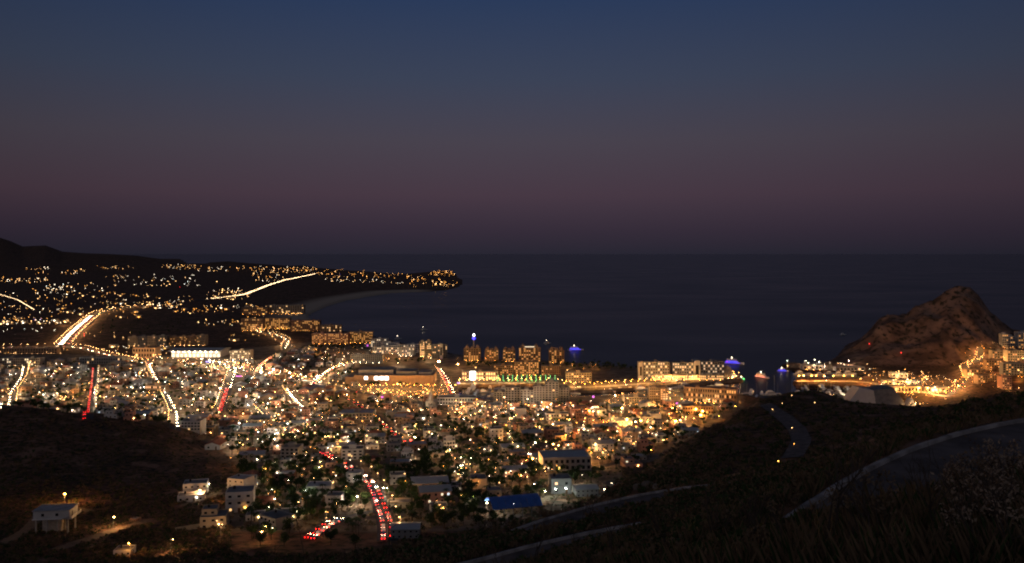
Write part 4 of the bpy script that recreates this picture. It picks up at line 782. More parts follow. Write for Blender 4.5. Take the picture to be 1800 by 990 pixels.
HM = ['wall_white', 'wall_cream', 'wall_grey', 'wall_tan', 'wall_pink', 'wall_brick', 'roof_grey', 'roof_white', 'roof_tile', 'roof_metal', 'glass_dark', 'win_warm', 'win_white', 'win_amber', 'up_warm', 'up_white', 'up_amber', 'up_cool', 'win_cool']
hm = {m: i for i, m in enumerate(HM)}; hs_ = Stuff(HM)
def far_house(W, Dp, h, gable):
    q = MB(); q.box(-W/2, W/2, -Dp/2, Dp/2, -3, h, 0)
    if gable:
        q = MB(); q.prism([(-W/2, -3), (W/2, -3), (W/2, h), (0, h+W*.16), (-W/2, h)], -Dp/2, Dp/2)
        for sg in (1, -1): q.add([(sg*(W/2+.4), -Dp/2-.4, h-.05), (sg*(W/2+.4), Dp/2+.4, h-.05), (0, Dp/2+.4, h+W*.16+.1), (0, -Dp/2-.4, h+W*.16+.1)], [(0, 1, 2, 3)], 1)
    else:
        q.box(-W/2, W/2, -Dp/2, -Dp/2+.2, h, h+.6); q.box(-W/2, -W/2+.2, -Dp/2+.2, Dp/2, h, h+.6); q.box(W/2-.2, W/2, -Dp/2+.2, Dp/2, h, h+.6); q.box(-W/2+.21, W/2-.21, -Dp/2+.21, Dp/2, h-.1, h+.05, 1); q.box(W*.1, W*.3, 0, Dp*.25, h+.05, h+1.4, 1)
    nb = max(2, int(W/3.5)); s_ = 2
    for f in range(max(1, int(h/3))):
        for b_ in range(nb): q.box(-W/2+W*(b_+.5)/nb-.65, -W/2+W*(b_+.5)/nb+.65, -Dp/2-.05, -Dp/2+.02, 3.1*f+.9, 3.1*f+2.1, 2 if (b_+f) % 3 else 3)
    blob(q, (W*.3, -Dp/2-.4, 2.6), .22, 4); return q
FH = [hs_.proto(far_house(*a)) for a in [(9, 9, 3.1, 0), (13, 9, 3.2, 0), (10, 9, 6.2, 0), (12, 10, 6.2, 0), (10, 10, 9.3, 0), (9, 11, 3.1, 1), (11, 12, 6.2, 1), (18, 13, 5, 1)]]
for i, (y, x, z, u, v) in enumerate(lots):
    rz = .16+random.choice([0, 0, 0, math.pi/2, -math.pi/2])*(1 if random.random() < .3 else 0)+random.uniform(-.05, .05)
    right = u > 800; pc = random.random(); porch = None
    if pc < .6: porch = random.choice(['up_amber', 'up_warm', 'up_warm'] if right else ['up_white', 'up_warm', 'up_cool', 'up_white', 'up_warm'])
    wm = random.choice(WM); s = random.uniform(.8, 1.15)
    if i < 262: house(random.choice(KINDS), x, y, z, rz, wm, (s, s*random.uniform(.9, 1.1), random.uniform(.85, 1.1)), porch, .10)
    else:
        k_ = random.choice([0, 0, 1, 2, 2, 3, 4, 5, 6, 7]); rmn = 'roof_tile' if k_ in (5, 6) else 'roof_metal' if k_ == 7 else random.choice(['roof_grey', 'roof_white', 'roof_grey'])
        lw_ = random.choice(['win_warm', 'win_white', 'win_amber', 'win_cool']) if random.random() < .22 else 'glass_dark'
        hs_.put(FH[k_], (x, y, z), rz, (s, s, random.uniform(.85, 1.15)), [hm[wm], hm[rmn], hm['glass_dark'], hm[lw_], hm[porch] if porch else hm['glass_dark']])
hs_.build('distant_houses', 'dense mass of small houses across the far town', 'houses')
print('lots', len(lots))

# ------------------------------------------------------------------ lights of the far plain, the point and the foothills
FM = ['wall_cream', 'far_amber', 'far_warm', 'far_white', 'far_cool', 'lamp_amber', 'lamp_warm', 'lamp_white', 'red', 'blue']
fs = Stuff(FM); fd = {m: i for i, m in enumerate(FM)}
q = MB(); q.box(-.15, .15, -.15, .15, -1, 6, 0); blob(q, (0, 0, 6.4), 1.0, 1, .7); FP = fs.proto(q)
q = MB(); q.box(-7, 7, 0, 10, -3, 5, 0); q.box(-2, 1.5, -.1, .02, .8, 2.2, 1); FB = fs.proto(q)
def cluster(n_, x0, x1, ya, yb, mix, smin=.6, smax=1.6, slope=0, gap=False):
    for k_ in range(n_):
        f = random.random(); x = x0+(x1-x0)*f; y = random.uniform(ya, yb)+slope*(f-.5); p = GT(x, y)
        if p[2] < 1: continue
        s = (smin+(smax-smin)*random.random()**2.5)*p[1]/3300; s = max(s, .5); m = random.choice(mix)
        fs.put(FP, p, 0, (s, s, max(.6, min(s, 2))), [0, fd[m]])
        if random.random() < .12: fs.put(FB, (p[0]+random.uniform(-12, 12), p[1]+8, p[2]), random.uniform(-.4, .4), (1, 1, random.uniform(.7, 1.6)), [0, fd[m]])
WA = ['far_warm', 'far_amber', 'far_white', 'far_warm']; WW = ['far_white', 'far_warm', 'far_cool', 'far_white']; AA = ['far_amber', 'far_amber', 'far_warm']
for a in [(14, 45, 85, 471, 477, WA), (10, 60, 130, 480, 484, WA), (14, 115, 150, 475, 484, WA), (16, 170, 235, 468, 475, WA), (10, 180, 235, 484, 490, WA), (46, 0, 85, 490, 498, WA), (26, 80, 115, 503, 514, WW), (30, 100, 200, 500, 520, WA), (40, 0, 120, 510, 548, WA), (46, 100, 260, 515, 545, WA), (22, 200, 300, 490, 505, WA), (26, 270, 350, 485, 505, WW), (30, 280, 345, 466, 475, WA), (36, 330, 450, 470, 480, WA), (26, 350, 440, 515, 528, ['lamp_warm', 'far_warm']), (20, 375, 430, 511, 516, ['lamp_warm', 'far_white']),
          (70, 0, 125, 564, 572, WA+['far_white']), (16, 0, 110, 560, 563, AA), (10, 0, 110, 578, 586, WW), (26, 175, 255, 548, 561, AA), (40, 255, 320, 535, 545, WA), (34, 310, 460, 545, 552, AA), (26, 350, 460, 538, 543, WA), (24, 340, 430, 565, 575, WA), (40, 425, 520, 555, 582, AA), (16, 395, 500, 588, 603, AA), (12, 150, 240, 585, 600, WA), (24, 200, 300, 612, 626, WA), (20, 0, 130, 614, 626, WA), (60, 440, 560, 470, 482, WA), (26, 480, 550, 472, 479, AA), (60, 560, 720, 480, 492, AA), (44, 570, 710, 494, 498, ['far_white', 'far_warm'], .5, 1.2, 6), (44, 755, 808, 478, 486, AA), (40, 715, 805, 484, 508, AA), (16, 760, 785, 498, 504, ['lamp_warm', 'far_amber']), (30, 440, 500, 484, 498, WA), (20, 540, 640, 474, 484, AA), (40, 150, 340, 520, 540, WA), (30, 0, 160, 540, 556, WA), (30, 425, 535, 537, 556, AA)]: cluster(*a)
for x, y, s in [(390, 517, 2.2), (400, 517, 2.0), (407, 516, 2.2), (415, 517, 1.8), (381, 497, 2.2), (446, 482, 2.6), (380, 547, 1.4), (362, 567, 1.2), (774, 502, 2.4)]:
    p = GT(x, y); k_ = s*p[1]/3600; fs.put(FP, p, 0, (k_, k_, 1.2), [0, fd['lamp_warm']])
for x, y, m in [(316, 507, 'red'), (60, 566, 'blue'), (72, 565, 'blue'), (148, 592, 'red'), (148, 596, 'red'), (485, 551, 'red'), (598, 484, 'blue')]:
    p = GT(x, y); k_ = 1.1*p[1]/2600; fs.put(FP, p, 0, (k_, k_, 1), [0, fd[m]])
fs.build('distant_lights', 'tiny lamps and lit house fronts scattered over the far plain', 'lights')

# ------------------------------------------------------------------ cars
def car_proto(kind):
    b_ = MB(); w_ = .88
    if kind == 'sedan': pr = [(-2.2, .3), (2.2, .3), (2.25, .62), (2.1, .8), (1.0, .95), (.3, 1.42), (-.9, 1.45), (-1.7, .98), (-2.2, .92)]
    elif kind == 'pickup': pr = [(-2.5, .4), (2.5, .4), (2.5, .85), (1.2, 1.05), (.75, 1.7), (-.5, 1.72), (-.6, 1.05), (-2.5, 1.0)]
    else: pr = [(-2.2, .35), (2.25, .35), (2.25, .85), (1.1, 1.05), (.55, 1.68), (-1.7, 1.72), (-2.2, 1.1)]
    n_ = len(pr); V = []
    for s_ in (-1, 1):
        for p, z_ in pr: V.append((p, s_*(w_ if z_ < 1.1 else w_*.8), z_))
    b_.add(V, [tuple(range(n_))[::-1], tuple(range(n_, 2*n_))]+[(i, (i+1) % n_, (i+1) % n_+n_, i+n_) for i in range(n_)])
    P = []; top = max(z_ for _, z_ in pr)
    q = MB(); xa, xb = (.2, -.8) if kind != 'suv' else (.4, -1.6); q.prism([(xa+.1, top-.42), (xb-.3, top-.42), (xb, top-.1), (xa-.12, top-.1)], -.8, .8); P.append(('side_window', q.mesh('side_window', ['glass_dark']), None))
    for s_ in (-1, 1):
        for xx in (-1.35, 1.4): q = MB(); q.prism([(xx+.33*math.cos(k*math.pi/5), .33+.33*math.sin(k*math.pi/5)) for k in range(10)], s_*.92-.1, s_*.92+.1); P.append(('wheel', q.mesh('wheel', ['tyre']), None))
        xe = max(p for p, _ in pr); xr = min(p for p, _ in pr)
        q = MB(); q.box(xe-.12, xe+.06, s_*.62-.17, s_*.62+.17, .55, .8); P.append(('headlight', q.mesh('headlight', ['head']), 'h'))
        q = MB(); q.box(xr-.06, xr+.05, s_*.68-.16, s_*.68+.16, .62, .92); P.append(('taillight', q.mesh('taillight', ['tail']), 't'))
    return b_.mesh('car', ['car_white']), P
CARS = {k: car_proto(k) for k in ('sedan', 'pickup', 'suv')}; CCN = {'car_white': 'white', 'car_red': 'red', 'car_silver': 'silver', 'car_black': 'black', 'car_blue': 'blue'}
PLACE = {'highway': 'on the bright highway', 'cross': 'on the road at the highway foot', 'redleft': 'in the red street above the dark hill', 'palm': 'in the street ending at the dark hill', 'hotel': 'in the red street right of the store', 'leftedge': 'in the street at the left edge', 'boulevard': 'on the curving boulevard', 'feeder': 'in the short red street by the hotel', 'resortroad': 'on the beach resort road', 'diag': 'in the diagonal street', 'mallroad': 'on the street to the mall', 'winding': 'in the winding red street', 'lowerleft': 'in the short uphill street', 'plaza': 'between mall and marina', 'quay': 'on the marina quay', 'lamproad': 'on the lamp lined street', 'harbour': 'on the harbour pier road', 'hillside': 'on the hillside lane', 'bend': 'in the bend below the kerbs', 'stub': 'in the short street under the cross road', 'cross2': 'in the slanting street', 'shopstreet': 'in the shopping street', 'hillroad': 'on the dark hill road'}
CL = []
def put_car(*a): CL.append(a)
def make_car(x, y, z, rz, toward, key, full):
    k_ = random.choice(['sedan', 'sedan', 'suv', 'suv', 'pickup']); cm = random.choice(list(CCN)); me, P = CARS[k_]; o = ob('car', me, None, (x, y, z), rz, None, cm)
    for nm, m_, role in P:
        if not full and role is None: continue
        if not full and role == ('t' if toward else 'h'): continue
        ob(nm, m_, o)
    u, v = proj(x, y, z); reg(o, f"{CCN[cm]} {k_ if k_ != 'suv' else 'wagon'} {'facing us' if toward else 'from behind'}", 'car', u, v, 'cars on the streets', PLACE[key])
def traffic(key, lanes, t0=0, t1=1):
    """lanes: (offset across the road, gap, 'toward' or 'away')"""
    C, wd = ROADS[key]; d = np.r_[0, np.cumsum(np.linalg.norm(np.diff(C[:, :2], axis=0), axis=1))]
    for off, gap, dr in lanes:
        O = offset(C, off); t = d[-1]*t0+random.uniform(0, gap)
        while t < d[-1]*t1:
            x, y = np.interp(t, d, O[:, 0]), np.interp(t, d, O[:, 1]); x2, y2 = np.interp(t+2, d, O[:, 0]), np.interp(t+2, d, O[:, 1])
            if abs(x2-x)+abs(y2-y) < .1: break
            a = math.atan2(y2-y, x2-x); ahead = (x2-x)*x+(y2-y)*y > 0      # path runs away from the eye
            tw = dr == 'toward'; rz = a if (ahead != tw) else a+math.pi
            put_car(x, y, gh(x, y)+.18+y*.00026, rz, tw, key, y < 900); t += gap*random.uniform(.75, 1.35)
traffic('highway', [(-9, 17, 'toward'), (-6, 15, 'toward'), (-3, 16, 'toward'), (4, 45, 'away'), (8, 45, 'away')], 0, .62)
traffic('cross', [(-2, 30, 'toward'), (2, 40, 'away')]); traffic('redleft', [(2, 13, 'away')]); traffic('palm', [(-2, 26, 'toward')]); traffic('hotel', [(-2.5, 22, 'toward')], 0, .5); traffic('hotel', [(2.5, 11, 'away'), (0, 12, 'away')], .5, 1)
traffic('leftedge', [(-2, 24, 'toward')]); traffic('boulevard', [(-3, 55, 'toward'), (3, 55, 'away')]); traffic('feeder', [(2, 9, 'away'), (-1, 12, 'away')]); traffic('mallroad', [(-2, 16, 'toward'), (2, 22, 'away')]); traffic('resortroad', [(-2, 40, 'toward')])
traffic('winding', [(1.8, 8.5, 'away'), (-1.8, 16, 'away')], 0, .32); traffic('winding', [(1.8, 11, 'away'), (-1.8, 24, 'toward')], .32, .55); traffic('winding', [(1.8, 8, 'away'), (-1.8, 13, 'away')], .55, 1)
traffic('lowerleft', [(1.6, 6.5, 'away'), (-1.6, 9, 'away')], 0, .6); traffic('plaza', [(-2, 20, 'toward'), (2, 12, 'away')]); traffic('quay', [(2.5, 70, 'toward')]); traffic('lamproad', [(-2, 38, 'toward')]); traffic('harbour', [(2, 60, 'toward')]); traffic('hillside', [(1, 50, 'away')]); traffic('stub', [(0, 18, 'toward')]); traffic('cross2', [(2, 22, 'away')]); traffic('shopstreet', [(2, 60, 'toward')])
traffic('diag', [(-1, 14, 'toward')])
x, y, z = GT(1067, 862); put_car(x, y, z+.3, -2.1, True, 'bend', True); x, y, z = GT(1080, 854); put_car(x, y, z+.3, 1.9, False, 'bend', True)
ft = Stuff(['car_white', 'head', 'tail', 'far_head']); q = MB(); q.box(-2.2, 2.2, -.9, .9, .3, 1.4, 0); q.box(2.2, 2.5, -.85, .85, .4, 1.1, 3); q.box(-2.4, -2.2, -.8, .8, .5, 1.0, 2); TP = ft.proto(q)
C, wd = ROADS['farhighway']; C = resample(C, 16); T = np.gradient(C[:, :2], axis=0)
for off in (-9, -4, 3):
    O = offset(C, off)
    for i in range(len(O)):
        if random.random() < (.62 if C[i, 1] > 3300 else .04): a = math.atan2(T[i, 1], T[i, 0])+math.pi; ft.put(TP, (O[i, 0], O[i, 1], gh(O[i, 0], O[i, 1])+1.2), a, (1.3, 1.3, 1.3))
C, wd = ROADS['farleft']; C = resample(C, 22)
for i in range(0, len(C), 2): ft.put(TP, (C[i, 0], C[i, 1], gh(C[i, 0], C[i, 1])+1), -1.4, (1.3, 1.3, 1.3))
CL.sort(key=lambda a: a[1])
q = MB(); q.box(-2.2, 2.2, -.9, .9, .3, 1.0, 0); q.box(-1.5, .8, -.75, .75, 1.0, 1.5, 0, taper=.2)
for s_ in (-.6, .6): q.box(2.15, 2.26, s_-.2, s_+.2, .5, .8, 1); q.box(-2.26, -2.15, s_-.18, s_+.18, .6, .9, 2)
TP1 = ft.proto(q)
for i, a in enumerate(CL):
    if i < 295: make_car(*a)
    else: ft.put(TP1, a[:3], a[3])
print('cars', len(CL))
ft.build('distant_traffic', 'streams of tiny cars on the highways and far streets', 'traffic')

# ------------------------------------------------------------------ boats
def hull(L, B, Hh_, z0=-.6):
    q = MB(); st = [(-L/2, B*.42), (-L*.2, B/2), (L*.15, B*.48), (L*.35, B*.3), (L/2, .05)]; V = []
    for x, w_ in st: V += [(x, -w_*.55, z0), (x, w_*.55, z0), (x, w_, Hh_*(1+.25*max(0, x/L*2))), (x, -w_, Hh_*(1+.25*max(0, x/L*2)))]
    Fc = [(0, 3, 2, 1)]
    for i in range(len(st)-1):
        o_ = i*4
        for k_ in range(4): Fc.append((o_+k_, o_+(k_+1) % 4, o_+4+(k_+1) % 4, o_+4+k_))
    Fc.append((16, 17, 18, 19)); return q.add(V, Fc)
def motor_yacht(L):
    h = L*.09; me = hull(L, L*.27, h).mesh('yacht', ['hull_white']); P = []
    q = MB(); q.prism([(-L*.32, h*1.0), (L*.22, h*1.05), (L*.1, h*2.1), (-L*.3, h*2.1)], -L*.095, L*.095); P.append(('cabin', q.mesh('cabin', ['hull_white']), None))
    q = MB(); q.prism([(-L*.28, h*1.35), (L*.16, h*1.35), (L*.115, h*1.85), (-L*.28, h*1.85)], -L*.098, L*.098); P.append(('window_band', q.mesh('window_band', ['win_warm']), 'w'))
    q = MB(); q.prism([(-L*.25, h*2.11), (L*.06, h*2.11), (-L*.02, h*3.0), (-L*.22, h*3.0)], -L*.07, L*.07); P.append(('flybridge', q.mesh('flybridge', ['hull_white']), None))
    q = MB(); q.tube([(-L*.12, 0, h*3), (-L*.14, 0, h*4.4)], [.08, .04], 5); P.append(('mast', q.mesh('mast', ['pole_grey']), None)); return me, P
def sail_yacht(L):
    h = L*.08; me = hull(L, L*.26, h).mesh('sailing_boat', ['hull_white']); P = []
    q = MB(); q.prism([(-L*.2, h), (L*.2, h), (L*.12, h*1.6), (-L*.18, h*1.6)], -L*.07, L*.07); P.append(('cabin', q.mesh('cabin', ['hull_white']), None))
    q = MB(); q.tube([(L*.06, 0, h), (L*.06, 0, L*1.25)], [.12, .07], 5); P.append(('mast', q.mesh('mast', ['hull_white']), None))
    q = MB(); q.tube([(L*.06, 0, h*2.4), (-L*.38, 0, h*2.4)], [.1, .08], 5); P.append(('boom', q.mesh('boom', ['hull_white']), None)); return me, P
YP = [motor_yacht(16), motor_yacht(24), sail_yacht(13)]; YN = [('motor_yacht', 'small white motor yacht'), ('motor_yacht', 'large white motor yacht'), ('sailing_boat', 'white sailing boat with bare mast')]
def boat(k_, px, py, rz, place, lit=False):
    x, y, z = GT(px, py, z=0); me, P = YP[k_]; o = ob(YN[k_][0], me, None, (x, y, 0), rz)
    for nm, m_, role in P: ob(nm, m_, o, None, 0, None, ('win_warm' if lit else 'glass_dark') if role == 'w' else None)
    reg(o, YN[k_][1]+(' with lit cabin' if lit and k_ < 2 else ''), 'boat', px, py, 'moored boats', place)
for i in range(16): boat(random.choice([0, 1, 2]), 824+i*9+random.uniform(-2, 2), random.choice([684, 690, 697]), random.choice([.1, 1.4, -1.5]), 'in the basin', random.random() < .2)
for i in range(14): boat(random.choice([0, 2, 1]), 1010+i*20+random.uniform(-4, 4), 691-i*.9+random.uniform(-1.5, 1.5), random.choice([.05, 3.0]), 'along the hotel quay', random.random() < .2)
for i in range(16): boat(random.choice([0, 2, 2, 1]), 1404+i*5.6, random.choice([683, 687, 692, 696]), random.choice([1.5, -1.4]), 'inside the harbour pier', random.random() < .25)
for i in range(6): boat(random.choice([0, 1]), 1408+i*17, 659+random.uniform(-2, 2), .2, 'behind the harbour pier', False)
for i in range(7): boat(random.choice([0, 1, 2]), 1312+i*9, 694+random.uniform(-3, 3), random.choice([1.2, .2]), 'by the channel mouth', random.random() < .4)
def tour_boat(name, label, px, py, L, rz, glow, glow2=None):
    x, y, z = GT(px, py, z=0); h = L*.08; o = ob(name, hull(L, L*.24, h).mesh(name, ['hull_white']), None, (x, y, 0), rz); tag(o, label, 'boat')
    q = MB(); q.box(-L*.38, L*.2, -L*.09, L*.09, h*1.02, h*2.0); q.build('lower_deck', 'hull_white', o); q = MB(); q.box(-L*.34, L*.12, -L*.08, L*.08, h*2.02, h*2.9); q.build('upper_deck', 'hull_white', o)
    for s_ in (-1, 1):
        q = MB(); q.box(-L*.4, L*.3, s_*L*.125-.12, s_*L*.125+.12, h*.75, h*1.0); q.build('light_strip', glow, o)
        q = MB(); q.box(-L*.36, L*.18, s_*L*.092-.05, s_*L*.092+.05, h*1.3, h*1.8); q.build('window_band', glow2 or 'win_warm', o)
    q = MB(); q.box(-L*.36, L*.15, -L*.1, L*.1, h*2.92, h*3.0); r_ = q.build('canopy', 'hull_white', o)
    q = MB(); blob(q, (-L*.1, 0, h*4), .5, 0); q.tube([(-L*.1, 0, h*3), (-L*.1, 0, h*4)], [.1, .08], 5); q.build('masthead_light', 'lamp_white', o); return o
tour_boat('tour_boat', 'tour boat with blue light strips alone on the bay', 1012, 616, 30, .1, 'blue', 'blue')
tour_boat('tour_boat', 'tour boat with blue light strips passing behind the hotel dome', 1290, 640, 34, -.5, 'blue', 'blue')
tour_boat('tour_boat', 'tour boat glowing orange in the channel mouth', 1340, 664, 26, -1.0, 'pink', 'win_amber')
tour_boat('tour_boat', 'white lit cruise yacht moored at the dome', 1289, 665, 26, -.15, 'sign_white', 'sign_white')
tour_boat('tour_boat', 'green lit party boat beside the white yacht', 1304, 668, 16, .8, 'green', 'green')
tour_boat('tour_boat', 'blue lit boat at the harbour breakwater', 1376, 653, 18, -.15, 'blue', 'blue')
for px_, py_, lb in ((700, 596, 'small anchored boat with one light off the white terraces'), (745, 580, 'distant lone boat light far out in the bay'), (962, 604, 'little boat with a pinkish light left of the blue tour boat'), (1482, 589, 'dark small boat near the headland')):
    x, y, z = GT(px_, py_, z=0); me, P = YP[0]; o = ob('fishing_boat', me, None, (x, y, 0), .3); tag(o, lb, 'boat')
    for nm, m_, role in P: ob(nm, m_, o, None, 0, None, 'glass_dark' if role == 'w' else None)
    if px_ < 1400: q = MB(); blob(q, (-1.9, 0, 6.6), .5); q.build('masthead_light', 'lamp_white', o)
# beacons, flag mast, breakwater
x, y, z = GT(1384, 647); q = MB(); q.lathe([(1.2, -4), (1.0, 6), (.8, 12)], 8); q.box(-2, 2, -2, 2, -4, 1.5); o = q.build('beacon_tower', 'wall_white', None, (x, y, 0)); tag(o, 'small white harbour beacon at the tip of the breakwater', 'beacon'); q = MB(); blob(q, (0, 0, 12.8), .6); q.build('lantern', 'lamp_cool', o); q = MB(); blob(q, (0, -1.5, 5), .5); q.build('lower_light', 'lamp_warm', o)
x, y, z = GT(1361, 702, 700); q = MB(); q.tube([(0, 0, -3), (0, 0, 30)], [.3, .12], 6); o = q.build('flagpole', 'hull_white', None, (x, y, z)); tag(o, 'tall white pole at the channel mouth', 'flagpole'); q = MB(); blob(q, (0, 0, 30.2), .2); q.build('finial', 'hull_white', o)
for px_, py_, lb in ((1528, 609, 'radio mast with red light on the lower left of the headland'), (1584, 625, 'radio mast with red light lower on the headland face')):
    x, y, z = GT(px_, py_); q = MB(); q.tube([(0, 0, -2), (0, 0, 4)], [.2, .1], 5); o = q.build('radio_mast', 'pole_grey', None, (x, y, z)); tag(o, lb, 'mast'); q = MB(); blob(q, (0, 0, 4.5), .8); q.build('beacon', 'red', o)
for px_, py_, lb in ((1167, 694, 'radio mast with red light rising over the amber stair tower'), (1191, 690, 'red light mast right of the amber stair tower')):
    x, y, z = GT(px_, py_+14); q = MB(); q.tube([(0, 0, -2), (0, 0, 24)], [.3, .1], 5); o = q.build('radio_mast', 'pole_grey', None, (x, y, z)); tag(o, lb, 'mast'); q = MB(); blob(q, (0, 0, 24.5), .6); q.build('beacon', 'red', o)
# shop signs glowing in the town
for px_, py_, m_, w_, h_, lb in [(1043, 704, 'purple', 4, 4, 'round magenta sign over the quay'), (1013, 728, 'red', 3, 7, 'red sign tower right of the cream arches'), (950, 726, 'blue', 12, 2.5, 'blue and white shop sign under the basin'), (1190, 715, 'purple', 6, 3, 'violet shop sign left of the orange building'), (463, 671, 'blue', 8, 4, 'blue glowing sign on the boulevard'), (420, 666, 'purple', 14, 2, 'long violet sign band under the hotel'), (366, 640, 'blue', 14, 2, 'blue strip sign in front of the floodlit store'), (660, 704, 'green', 3, 3, 'small green neon sign at the boulevard crossing'), (350, 657, 'yellowgreen', 1.2, 1.2, 'small yellow-green sign light in the left town'), (672, 704, 'purple', 4, 3, 'pink sign below the mall parking'), (244, 613, 'sign_red', 6, 1.6, 'red lettered sign board on the brown store'), (722, 782, 'sign_red', 3, 2, 'red sign at the end of the slanting street'), (506, 733, 'red', 1.5, 1.5, 'lone red sign light in the middle town'), (516, 764, 'red', 1.5, 1.5, 'red sign light above the winding street'), (806, 678, 'blue', 7, 2, 'blue canopy sign at the basin corner')]:
    x, y, z = GT(px_, py_); q = MB(); q.box(-.12, .12, -.12, .12, -1, 5); o = q.build('sign', 'pole_grey', None, (x, y, z)); tag(o, lb, 'sign'); q = MB(); w_, h_ = w_*.6, h_*.6; q.box(-w_/2, w_/2, -.3, -.13, 3.2, 3.2+h_); q.build('sign_panel', m_, o)

# ------------------------------------------------------------------ trees
def crown_mesh(R, Hc, zc, n_, leaf, m_, seed):
    r_ = np.random.default_rng(seed); q = MB(); lobes = [(r_.uniform(-.5, .5)*R, r_.uniform(-.5, .5)*R, zc+r_.uniform(-.3, .4)*Hc, r_.uniform(.45, .75)*R) for _ in range(6)]
    for i in range(n_):
        lx, ly, lz, lr = lobes[i % 6]; d = r_.normal(size=3); d /= np.linalg.norm(d); p = np.array([lx, ly, lz])+d*lr*r_.uniform(.55, 1.05)*np.array([1, 1, Hc/R*.8])
        a = r_.normal(size=3); a /= np.linalg.norm(a); b_ = np.cross(a, d+r_.normal(size=3)*.4); b_ /= np.linalg.norm(b_)+1e-6; s_ = leaf*r_.uniform(.6, 1.3)
        q.add([p-a*s_, p+b_*s_*.6, p+a*s_, p-b_*s_*.6], [(0, 1, 2, 3)])
    return q
def trunk_mb(h, r_, n_=4):
    q = MB(); q.tube([(0, 0, -1.5), (.05, .02, h*.5), (.1, 0, h)], [r_, r_*.8, r_*.5], 6)
    for k_ in range(n_): a = k_*2*math.pi/n_+.4; q.tube([(.07, .01, h*.75), (math.cos(a)*h*.3, math.sin(a)*h*.3, h*1.25)], [r_*.45, r_*.15], 4)
    return q
def palm_mb(h):
    t_ = MB(); t_.tube([(0, 0, -1.5), (.15, 0, h*.4), (.35, .1, h)], [.22, .17, .14], 6); c = MB()
    for k_ in range(12):
        a = k_*math.pi/6+random.uniform(-.2, .2); up_ = random.uniform(.1, .9); P = [np.array([.35+math.cos(a)*d, .1+math.sin(a)*d, h+up_*d*.6-.22*d*d]) for d in (0, .7, 1.4, 2.1, 2.7)]; sd = np.array([-math.sin(a), math.cos(a), 0])
        W_ = [.08, .34, .4, .3, .05]; V = []
        for p, w_ in zip(P, W_): V += [p-sd*w_-np.array([0, 0, .12*w_]), p, p+sd*w_-np.array([0, 0, .12*w_])]
        c.add(V, [f for i in range(4) for f in ((i*3, i*3+1, i*3+4, i*3+3), (i*3+1, i*3+2, i*3+5, i*3+4))])
    return t_, c
TR = []
for sd, (R, Hc, zc, h) in enumerate([(3.2, 2.6, 5.0, 3.4), (2.6, 3.0, 4.6, 3.0), (4.2, 3.0, 5.6, 3.6), (2.0, 2.2, 3.6, 2.4)]):
    c = crown_mesh(R, Hc, zc, 340, .42, 'leaf', sd); t_ = trunk_mb(h, .2); TR.append(('tree', t_, c, ['broad-crowned dark tree', 'upright leafy tree', 'wide spreading tree', 'small round tree'][sd], t_.mesh('tree', ['bark']), c.mesh('crown', ['leaf'])))
for h in (7.5, 10): t_, c = palm_mb(h); TR.append(('palm_tree', t_, c, 'tall palm' if h > 8 else 'short palm', t_.mesh('palm_tree', ['bark']), c.mesh('crown', ['leaf_palm'])))
SM = ['bark', 'leaf', 'leaf_palm']; ts = Stuff(SM); TP2 = []
for nm, t_, c, ds_, _, _ in TR:
    q = MB(); q.add(t_.v, t_.f, 0)
    if nm == 'tree':
        c2 = crown_mesh(3.2, 2.6, 5, 90, .75, 'leaf', 99+len(TP2)); q.add(c2.v, c2.f, 1)
    else: q.add(c.v, c.f, 2)
    TP2.append(ts.proto(q))
cand = []
for _ in range(15000):
    u = random.uniform(-20, 1330); y = random.uniform(400, 1620); x = (u-900)/F*y; z = gh(x, y)
    if z < 1: continue
    v = proj(x, y, z)[1]
    if not inpoly(np.array([u]), np.array([v]), CITY)[0]: continue
    d_ = fbm(np.array([x]), np.array([y]), 90, 77, 3)[0]
    if random.random() > (.8 if d_ > .08 else .34)*(1 if y < 800 else .55) or road_clear(x, y) < 1.5 or not free(x, y, 0) or not visible(x, y, z+5): continue
    cand.append((y, x, z, u, v, None))
for u0, u1, va, vb, n_ in ((545, 650, 607, 616, 70), (1000, 1120, 641, 652, 80), (815, 1000, 641, 648, 70), (640, 760, 677, 681, 26), (620, 760, 634, 640, 30), (560, 620, 640, 660, 30), (180, 330, 560, 590, 60), (440, 640, 895, 965, 46), (690, 900, 885, 935, 50), (640, 960, 815, 885, 90), (440, 560, 830, 900, 40)):
    for _ in range(n_):
        u, v = random.uniform(u0, u1), random.uniform(va, vb); x, y, z = GT(u, v, 330)
        if z > 1 and road_clear(x, y) > 6 and free(x, y, 0): cand.append((y, x, z, u, v, None))
for i in range(13): x, y, z = GT(876+i*8.3, 670.5); cand.append((y, x, z, 876+i*8.3, 670.5, 'green'))
for u, v in ((806, 882), (816, 886), (828, 884), (840, 880), (850, 886), (822, 880), (858, 880)): x, y, z = GT(u, v); cand.append((y, x, z, u, v, 'lit'))
cand.sort(key=lambda c: (0 if c[5] else 1, c[0])); nt_ = 0
